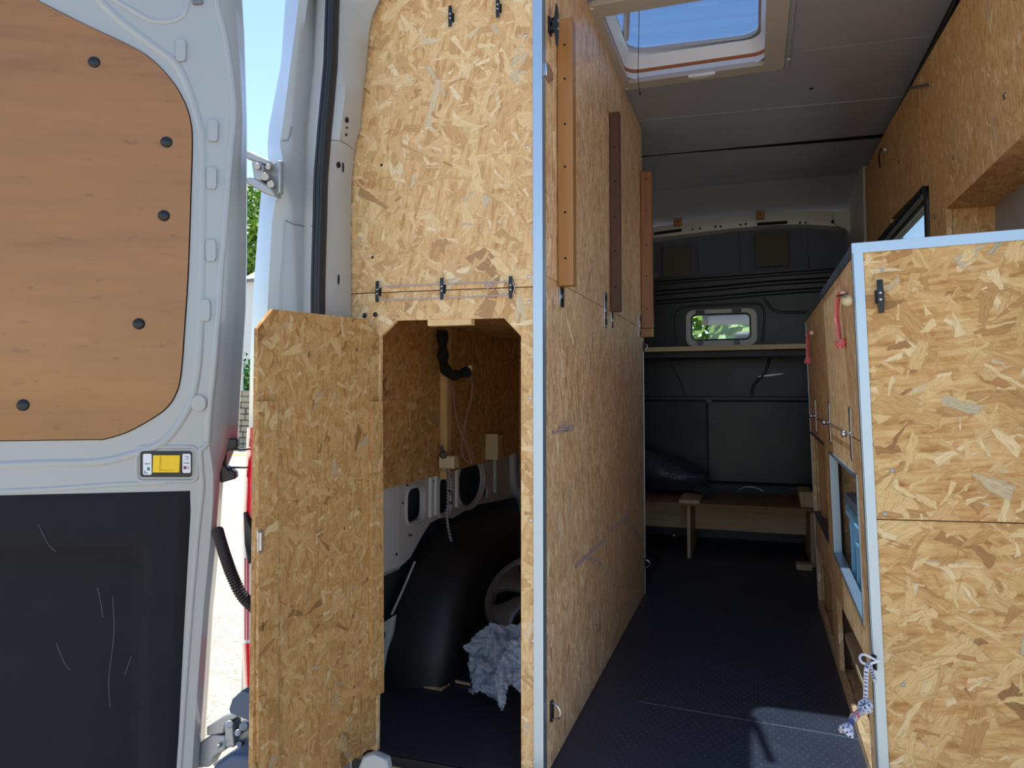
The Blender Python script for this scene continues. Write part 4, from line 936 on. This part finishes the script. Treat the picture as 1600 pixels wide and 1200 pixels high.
kb('corner_post', .010, .025, .735, .765, .02, .72, M['dark_wood'], .002); kb('inner_box', .06, .30, .90, 1.36, .306, .65, M['pine'], .002)
kb('inner_box', .06, .30, .90, 1.36, .021, .24, M['pine'], .002)
kb('inner_shelf', .012, .36, .02, .76, .11, .125, M['ply'], .001)
obj('crate_latch_hook', MB().box(0, .001, 0, .001, 0, .001, KF), M['steel'], K) if False else None
def kside(px, py, off=0.0): return at(px, py, KF.o + KF.ex * (-.006 - off), KF.ex)
# hinges across the seam
for px, py in ((1275, 650), (1297, 660), (1330.5, 678)):
    p = kside(px, py); f = Frame(p, -KF.ey, KF.ez)
    h = obj('strap_hinge', MB().slab([p + KF.ey * a_ + KF.ez * b__ for a_, b__ in ((-.012, -.055), (0, -.062), (.012, -.055), (.012, .055), (0, .062), (-.012, .055))], -KF.ex * .003), M['steel'], K, .0006)
    for s in (-.045, -.028, -.012, .012, .028, .045): obj('hinge_slot', MB().cyl(p + KF.ez * s - KF.ex * .0031, p + KF.ez * s - KF.ex * .0038, .0055, 10), M['hole'], h)
    obj('hinge_knob', MB().tube([p - KF.ex * .002, p - KF.ex * .012], .004, 10).ball(p - KF.ex * .015, .0075), M['steel'], h)
pts_ = [kside(1275, 651, .004), kside(1297, 662, .006), kside(1330, 679, .006)]
obj('lock_wire', MB().tube(pts_, .0012, 6), M['steel'], K)
p = at(1374, 464, KF.o, KF.ey); cleat(p, Frame(p, -KF.ex, KF.ez), .066, K)
for px, py in ((1378, 422), (1394, 735), (1411, 1070), (1383, 803)):
    p = at(px, py, KF.o, KF.ey); obj('screw', MB().dome(p, -KF.ey, .0042, .0014, 10), M['cast'], K)
# lower ring on the cabinet side
pr_ = kside(1366, 1034, .002)
LR = obj('lashing_plate', MB().slab([kside(x, y) for x, y in ((1364, 1022), (1370, 1024), (1371, 1048), (1365, 1044))], -KF.ex * .004), M['black'], K, .001)
rc = kside(1360, 1031, .014)
obj('ring', MB().tube([rc + V((-.018 * math.cos(a), 0.03 * math.sin(a) * .6, .004 * math.sin(a * 2))) for a in [2 * math.pi * k / 20 for k in range(20)]], .0024, 8, closed=True), M['whitepl'], LR)
# blue and white cord hanging on it
def kc(px, py, off): return kside(px, py, off)
cp = cr([kc(1358, 1036, .018), kc(1354, 1044, .026), kc(1353, 1062, .028), kc(1352.5, 1082, .03), kc(1352, 1098, .03)], 6)
BR = thing('knotted_cord', 'white and blue cord with two knots hanging from the cabinet ring', 'cord', kc(1322, 1140, .07))
obj('cord', MB().tube(cp, .0042, 8), M['rope_b'], BR)
obj('cord', MB().tube(cr([kc(1359, 1036, .014), kc(1362, 1048, .012), kc(1367, 1064, .010)], 6), .0036, 8), M['rope_b'], BR)
kp = kc(1352, 1104, .032); k_ = MB()
for s in range(3):
    k_.tube([kp + V((.009 * math.cos(a + s), .009 * math.sin(a + s) * (1 if s else .6), .007 * math.sin(a * 1 + s * 2))) for a in [2 * math.pi * j_ / 16 for j_ in range(16)]], .0042, 8, closed=True)
obj('knot', k_, M['rope_b'], BR)
obj('cord', MB().tube(cr([kc(1350, 1108, .034), kc(1342, 1114, .045), kc(1336, 1119, .055), kc(1330, 1127, .065)], 5), [.0062] * 16, 8), M['rope_b'], BR)
obj('whipping', MB().tube([kc(1337, 1118, .053), kc(1334, 1121, .058)], .0072, 8), M['rope_r'], BR)
kp = kc(1322, 1140, .075); k_ = MB()
for s in range(3): k_.tube([kp + V((.008 * math.cos(a + s), .008 * math.sin(a), .006 * math.sin(a * 2 + s))) for a in [2 * math.pi * j_ / 14 for j_ in range(14)]], .004, 8, closed=True)
obj('knot', k_, M['rope_b'], BR)
# red pulls
def pull(label, pts, r, off=.012):
    P_ = [kside(x, y, off) for x, y in pts]; t = thing('rope_pull', label, 'rope', P_[-1], group='red rope pulls on the cabinet')
    obj('rope', MB().tube(cr(P_, 6), r, 10), M['rope_r'], t)
    k = MB(); e = P_[-1]
    for s in range(3): k.tube([e + V((r * 1.1 * math.cos(a + s), r * 1.6 * math.sin(a), r * 1.1 * math.sin(a + s * 2))) for a in [2 * math.pi * j_ / 14 for j_ in range(14)]], r * .95, 8, closed=True)
    obj('knot', k, M['rope_r'], t); return t
pull('nearer red and white rope pull hanging under the pale wooden knob', [(1317, 459), (1311, 461), (1308, 474), (1307, 492), (1309, 510), (1311, 525), (1313, 537)], .0055)
pull('farther red and white rope pull at the cabinet far corner', [(1268, 520), (1263, 521), (1262, 535), (1262, 550), (1262.5, 563)], .006, .019)
p = kside(1323, 470, .02); obj('ball_knob', MB().ball(p, .0105, 1, 1.5, 1.05, 16), M['cream'], K); obj('knob_clip', MB().slab([kside(x, y, .02) for x, y in ((1315, 461), (1326, 458), (1327, 461), (1315, 464))], -KF.ex * .01), M['steel'], K, .001)
obj('knob_clip', MB().tube([kside(1263, 519, .004), kside(1271, 520, .004)], .003, 8), M['steel'], K)
# crate
def crate():
    x0, x1, y0, y1, z0, z1 = .023, .33, .11, .555, .306, .528
    t = thing('storage_crate', 'light blue plastic crate with grey lid inside the cabinet opening', 'crate', KF.p(.19, .36, .306))
    mb = MB(); rows = []
    for s, z in ((.012, z0), (.0, z1 - .03), (-.0, z1)):
        rows.append([KF.p(x, y, z) for x, y in rrect(x0 + s, x1 - s, y0 + s, y1 - s, .02, 3)])
    mb.grid(rows, True); mb.f.append(list(range(16))[::-1] if len(rows[0]) == 16 else list(range(len(rows[0])))); mb.uv.append(None)
    obj('crate_body', mb, M['crate'], t, smooth=40)
    obj('crate_rim', MB().slab([KF.p(x, y, z1 - .035) for x, y in rrect(x0 - .010, x1 + .01, y0 - .01, y1 + .01, .02, 3)], KF.ez * .03, [[KF.p(x, y, z1 - .035) for x, y in rrect(x0 + .004, x1 - .004, y0 + .004, y1 - .004, .015, 3)]]), M['crate'], t, .002)
    for y in (.22, .31, .40, .50): obj('crate_rib', MB().box(x0 - .006, x0 + .004, y, y + .012, z0 + .02, z1 - .035, KF), M['crate'], t, .002)
    obj('crate_lid', MB().slab([KF.p(x, y, z1) for x, y in rrect(x0 - .012, x1 + .012, y0 - .012, y1 + .012, .02, 3)], KF.ez * .022), M['lid'], t, .005)
    obj('lid_ridge', MB().box(x0 + .02, x1 - .02, y0 + .05, y1 - .05, z1 + .022, z1 + .032, KF), M['lid'], t, .004)
    obj('crate_handle', MB().slab([KF.p(x0 - .012, y, z) for y, z in ((.20, z1 - .075), (.32, z1 - .075), (.32, z1 - .02), (.20, z1 - .02))], -KF.ex * .006, [[KF.p(x0 - .012, y, z) for y, z in ((.22, z1 - .062), (.30, z1 - .062), (.30, z1 - .035), (.22, z1 - .035))]]), M['crate'], t, .001)
crate()

# ================================================================== BENCH, SHELF, BAG
BE = thing('low_bench', 'low plywood bench with uprights in front of the black bulkhead', 'bench', (-.15, 3.9, 0))
obj('seat_board', MB().slab([(-.64, 3.665, .258), (.262, 3.655, .262), (.262, 4.13, .258), (-.64, 4.13, .258)], (0, 0, .013)), M['bench'], BE, .001)
obj('upright', MB().slab([(-.324, 3.675, 0), (-.324, 3.69, .256), (-.324, 4.12, .256), (-.324, 4.12, 0)], (.016, 0, 0)), M['ply_end'], BE, .001)
obj('upright', MB().box(.243, .262, 3.66, 4.12, 0, .258), M['ply_end'], BE, .001)
obj('back_rail', MB().box(-.64, .243, 3.99, 4.005, .09, .257), M['ply'], BE, .001)
obj('cleat_board', MB().box(-.36, -.262, 3.66, 3.93, .2715, .288), M['ply_end'], BE, .001)
obj('stop_block', MB().slab([(.205, 3.70, .272), (.26, 3.70, .272), (.26, 3.70, .345), (.195, 3.70, .345)], (0, .22, 0)), M['ply_end'], BE, .001)
obj('foot_block', MB().box(.175, .243, 3.60, 3.66, 0, .026), M['ply'], BE, .001)
obj('screw', MB().cyl((.205, 3.63, .026), (.205, 3.63, .040), .003, 8), M['steel'], BE)
p0 = aty(1165, 763, 3.95)
obj('cable_loop', MB().tube(cr([aty(1155, 765, 3.98), aty(1165, 761, 3.95), aty(1180, 762, 3.95), aty(1192, 767, 3.95)], 5), .004, 8), M['beige'], BE)
SH = thing('back_shelf', 'narrow wooden shelf board crossing the bulkhead below its window', 'shelf', (-.15, 4.1, 1.05))
za = aty(1003, 545, 3.96).z; zb_ = aty(1260, 539, 3.96).z
obj('shelf_board', MB().slab([(-.64, 3.96, za - .018), (.285, 3.96, zb_ - .018), (.285, 4.205, zb_ - .018), (-.64, 4.205, za - .018)], (0, 0, .025)), M['ply'], SH, .001)
obj('shelf_rail', MB().box(-.64, .285, 4.01, 4.03, za - .05, za - .016), M['bulk_dark'], SH, .001)
# bag
mb = MB(); rows = []
for i in range(15):
    v_ = i / 14; row = []
    for k in range(24):
        a_ = 2 * math.pi * k / 24
        lx = -.44 + .235 * math.cos(a_) * (1 - .12 * abs(2 * v_ - 1) ** 3); rr_ = math.sin(math.pi * min(1, max(0, v_ * .92 + .04)))
        x = -.45 + .22 * math.copysign(abs(math.cos(a_)) ** .7, math.cos(a_)) * (.35 + .65 * rr_ ** .5)
        y = 3.99 + .12 * math.copysign(abs(math.sin(a_)) ** .7, math.sin(a_)) * (.3 + .7 * rr_ ** .5)
        top = .20 - .11 * smooth01((x + .62) / .38)
        z = .322 + top * v_
        nn = noise.noise(V((x * 14, y * 14, z * 14))) * .022 + noise.noise(V((x * 45, y * 45, z * 45))) * .009
        row.append(V((x + nn, y + nn, max(.2885, z - .03 * (1 - v_) + nn))))
    rows.append(row)
mb.grid(rows, True); n_ = len(mb.v); mb.f.append(list(range(n_ - 24, n_))); mb.uv.append(None); mb.f.append(list(range(24))[::-1]); mb.uv.append(None)
BG = thing('wrapped_bag', 'dark bubble wrapped parcel lying on the low bench', 'bag', (-.45, 3.99, .288))
obj('parcel', mb, M['bag'], BG, smooth=70, sub=1)
fl = MB().grid([[V((-.30 + .09 * k / 6, 3.88 + .02 * math.sin(k) - .02 * i, .345 - .012 * i - .003 * k + .006 * noise.noise(V((k * .7, i * .9, 3))))) for k in range(7)] for i in range(4)])
obj('wrap_flap', fl, M['bag'], BG, smooth=70, sub=1)

# ================================================================== STORAGE BAY CONTENTS
# black sleeve
yy = 2.10
sp_ = cr([aty(691, 517, yy), aty(692, 545, yy), aty(693, 566, yy), aty(700, 583, yy - .01), aty(714, 586, yy), aty(730, 581, yy + .03)], 6)
t = thing('hanging_sleeve', 'limp black fabric sleeve hanging from the storage bay roof', 'sleeve', sp_[-1])
obj('sleeve', MB().tube(sp_, [.022 + .004 * math.sin(k * .9) for k in range(len(sp_))], 14, flat=.7), M['sock'], t, smooth=70)
obj('hook_tie', MB().slab([aty(x, y, 2.12) for x, y in ((731, 572), (737, 571), (737, 582), (733, 586), (731, 584))], (0, .008, 0)), M['cream'], t, .001)
def cordthing(name, label, pts, r, mat, y, group=None):
    P_ = cr([aty(a_, b__, y + (c_[0] if c_ else 0)) for a_, b__, *c_ in pts], 6)
    o = obj(name, MB().tube(P_, r, 8), mat); tag(o, label, 'cord', group); return o
cordthing('red_flecked_cord', 'red flecked cord hanging from the left end of the black sleeve', [(702, 588), (707, 610), (711, 640), (718, 670), (727, 690), (735, 716), (738, 724)], .0024, M['rope_g'], 2.14, 'red flecked cords in the storage bay')
cordthing('red_flecked_cord', 'red flecked cord hanging from the hook beside the black sleeve', [(736, 584), (738, 600), (736, 625), (729, 650), (725, 678), (721, 700), (725, 716), (737, 724)], .0024, M['rope_g'], 2.16, 'red flecked cords in the storage bay')
cordthing('bungee_cord', 'black and white cord hanging from the small cream box', [(702, 733), (701, 752), (701, 770), (699, 795), (699, 815), (703, 838), (709, 856)], .0048, M['rope_k'], 2.12)
bx = thing('small_box', 'small cream plastic box with black cable loop on the wall batten', 'box', (-.935, 2.15, .545))
a_ = aty(685, 712, 2.12); b__ = aty(711, 733, 2.12)
obj('case', MB().box(a_.x, b__.x - .004, 2.12, 2.165, b__.z, a_.z), M['cream'], bx, .004)
obj('cable_loop', MB().tube([V((a_.x + .018 + .011 * math.cos(q), 2.118, a_.z + .004 + .010 * math.sin(q))) for q in [2 * math.pi * k / 16 for k in range(16)]], .003, 8, closed=True), M['black'], bx)
obj('plug', MB().tube([(a_.x + .014, 2.12, a_.z + .008), (a_.x + .010, 2.12, a_.z + .032)], .005, 8), M['black'], bx)
for k in range(3): obj('prong', MB().ball((a_.x + .012 + .012 * k, 2.12, b__.z - .004), .004), M['steel'], bx)
obj('carabiner', MB().tube(cr([aty(x, y, 2.115) for x, y in ((700, 766), (704, 768), (707, 778), (705, 787), (702, 784))], 4), .003, 8), M['black'], bx)
# wheel cover
c0 = V((-.605, 1.99, .245)); nrm = V((-.10, -.62, .78)).normalized(); WF_ = Frame(c0, nrm.orthogonal(), nrm)
ux = V((1, 0, 0)); ux = (ux - nrm * ux.dot(nrm)).normalized(); uy = nrm.cross(ux)
def wc(r, a, h=0): return c0 + ux * r * math.cos(a) + uy * r * math.sin(a) + nrm * h
WC = thing('wheel_cover', 'silver spoked wheel cover leaning on bubble wrap in the storage bay', 'wheel cover', c0 - nrm * .1)
n = 48
ring = MB().grid([[wc(r, 2 * math.pi * k / n, h) for k in range(n)] for r, h in ((.150, -.03), (.153, -.01), (.148, .0), (.138, -.002), (.130, -.006), (.124, -.02))], True); obj('outer_ring', ring, M['hub'], WC)
for s in range(5):
    a0 = 2 * math.pi * s / 5 + .15; h0, h1 = .15, .26
    rows = []
    for r, hw, h in ((.025, .6, .006), (.05, .42, .010), (.085, .34, .008), (.115, .40, .002), (.132, .48, -.004)):
        rows.append([wc(r, a0 - hw * 1.02, h - .015), wc(r, a0 - hw, h - .003), wc(r, a0 - hw * .85, h), wc(r, a0, h + .003), wc(r, a0 + hw * .85, h), wc(r, a0 + hw, h - .003), wc(r, a0 + hw * 1.02, h - .015)])
    obj('spoke', MB().grid(rows), M['hub'], WC)
obj('centre_cap', MB().dome(c0 + nrm * .004, nrm, .034, .012, 24), M['hub'], WC)
# bubble wrap
def crumple(name, outline, y0, label, seed, par=None, depth=.05):
    """sheet patch filling a pixel outline, crumpled in depth"""
    mb = MB(); xs = [p[0] for p in outline]; ys = [p[1] for p in outline]; N = 70
    def inside(x, y):
        c = False; j = len(outline) - 1
        for i in range(len(outline)):
            xi, yi = outline[i]; xj, yj = outline[j]
            if (yi > y) != (yj > y) and x < (xj - xi) * (y - yi) / (yj - yi) + xi: c = not c
            j = i
        return c
    idx = {}
    for i in range(N + 1):
        for k in range(N + 1):
            x = min(xs) + (max(xs) - min(xs)) * k / N; y = min(ys) + (max(ys) - min(ys)) * i / N
            jx = noise.noise(V((k * .3, i * .3, seed))) * 2.5
            d = y0 + depth * noise.noise(V((k * .06, i * .06, seed + 5))) + depth * .5 * noise.noise(V((k * .17, i * .17, seed))) - (y - min(ys)) * .0012
            p = aty(x + jx, y + jx, d); p.z = max(p.z, .004); idx[i, k] = p
    vs = []; mp = {}
    fs = []
    for i in range(N):
        for k in range(N):
            x = min(xs) + (max(xs) - min(xs)) * (k + .5) / N; y = min(ys) + (max(ys) - min(ys)) * (i + .5) / N
            if inside(x, y):
                f = []
                for q in ((i, k), (i, k + 1), (i + 1, k + 1), (i + 1, k)):
                    if q not in mp: mp[q] = len(vs); vs.append(idx[q])
                    f.append(mp[q])
                fs.append(f)
    mb.add(vs, fs, [[(vs[v_].x, vs[v_].z) for v_ in f] for f in fs]); return mb
BW = thing('bubble_wrap', 'crumpled clear bubble wrap under the wheel cover on the bay floor', 'bubble wrap', (-.62, 1.85, 0))
obj('wrap_sheet', crumple('w', [(723, 1012), (742, 992), (768, 973), (790, 978), (830, 972), (860, 975), (860, 1085), (815, 1084), (800, 1068), (790, 1074), (788, 1108), (782, 1110), (776, 1094), (764, 1088), (750, 1080), (738, 1084), (731, 1081), (738, 1070), (731, 1040), (734, 1022)], 1.86, '', 1, depth=.03), M['bubble'], BW, smooth=60)
obj('wrap_fold', crumple('w', [(800, 1000), (830, 990), (860, 990), (860, 1080), (815, 1085), (795, 1066), (788, 1105), (780, 1100), (772, 1060), (782, 1030)], 1.77, '', 9, depth=.03), M['bubble'], BW, smooth=60)

# ================================================================== OUTDOORS LEFT
def far(px, py, y): return aty(px, py, y)
BLD = thing('white_building', 'white gabled building behind the railings left of the van', 'building', (far(380, 520, 22).x, 22, GZ))
x0 = far(330, 500, 22).x; x1 = far(520, 500, 22).x; ze = far(395, 437, 22).z
obj('wall', MB().slab([(x0, 22, GZ), (x1, 22, GZ), (x1, 22, ze), (x0, 22, ze)], (0, 4, 0)), M['render'], BLD)
zr = far(407, 403, 24).z
obj('roof', MB().slab([(x0, 21.9, ze + .03), (x1, 21.9, ze + .03), (x1 - .5, 24, zr + 1.2), (x0 - 0, 24, zr - .7)], (0, 1.2, .05)), M['roofing'], BLD)
obj('eaves', MB().box(x0, x1, 21.75, 21.95, ze - .08, ze), M['greyp'], BLD)
yw = 15.0
xw0 = far(340, 620, yw).x; xw1 = far(470, 620, yw).x; zt_ = far(385, 612, yw).z
SW = thing('stone_wall', 'low rubble stone wall beyond the sunlit road', 'wall', ((xw0 + xw1) / 2, yw, GZ))
zz = GZ; rw = 0
while zz < zt_ - .05:
    h = .15; x = xw0 + (rw % 2) * .12
    while x < xw1:
        w_ = R.uniform(.22, .42); o_ = R.uniform(-.03, .03)
        obj('stone', MB().box(x, x + w_ - .02, yw + o_, yw + .3, zz, zz + h - .015), M['stone'], SW, .02, seg=1); x += w_
    zz += h; rw += 1
RLf = thing('white_railing', 'pale metal railing standing on the stone wall', 'railing', ((xw0 + xw1) / 2, yw + .2, zt_))
zr0 = far(385, 560, yw + .2).z; zr1 = far(385, 515, yw + .2).z
for z in (zr0, (zr0 + zr1) / 2 + .15, zr1): obj('rail', MB().box(xw0, xw1, yw + .18, yw + .22, z, z + .05), M['rail'], RLf)
x = xw0
while x < xw1: obj('post', MB().box(x, x + .05, yw + .17, yw + .23, zt_, zr1 + .04), M['rail'], RLf); x += .55
def leaves(name, label, cat, cx, cy, cz, rx, ry, rz_, n_, sz, mat, trunk=None, parent_kind=True, seed=1):
    rr = random.Random(seed); mb = MB()
    for i in range(n_):
        u = V((rr.gauss(0, 1), rr.gauss(0, 1), rr.gauss(0, 1))).normalized() * (rr.random() ** .35)
        k = 1 + .3 * noise.noise(u * 2.2 + V((seed, 0, 0)))
        p = V((cx + u.x * rx * k, cy + u.y * ry * k, cz + u.z * rz_ * k))
        a = V((rr.uniform(-1, 1), rr.uniform(-1, 1), rr.uniform(-1, 1))).normalized() * sz; c = a.orthogonal().normalized() * sz * .5
        mb.add([p - a, p + c, p + a, p - c], [(0, 1, 2, 3)])
    return mb
pt = far(398, 350, 30)
TR = thing('tree', 'sunlit yellow green tree rising behind the white building', 'tree', (pt.x - .6, 30, GZ))
obj('crown', leaves('t', '', '', pt.x - .6, 30, pt.z - .6, 4.2, 3, 2.9, 9000, .17, M['leaf'], seed=4), M['leaf'], TR, smooth=0)
obj('trunk', MB().tube([(pt.x - .6, 30, GZ), (pt.x - .5, 30, pt.z)], [.3, .12], 10), M['bark'], TR)
hz = far(385, 585, 16.2)
o = obj('hedge', leaves('h', '', '', hz.x, 16.4, (hz.z + GZ) / 2 + .1, 2.4, .6, (hz.z - GZ) / 2 + .45, 7000, .07, M['hedge'], seed=9), M['hedge'], smooth=0)
tag(o, 'green hedge growing behind the railing left of the van', 'hedge', kind='stuff')
o = obj('grass_verge', MB().box(xw0, xw1, 17.5, 19, GZ, far(385, 545, 18).z), M['grass']); tag(o, 'strip of bright grass between the hedge and the white building', 'grass', kind='stuff')
yl = atz(372, 713, GZ + .001)
o = obj('road_marking', MB().slab([(yl.x - 4, yl.y - .1, GZ + .001), (yl.x + 4, yl.y + .5, GZ + .001), (yl.x + 4, yl.y + .75, GZ + .001), (yl.x - 4, yl.y + .15, GZ + .001)], (0, 0, .004)), M['road_yellow'])
tag(o, 'yellow line painted on the road left of the van', 'road marking')
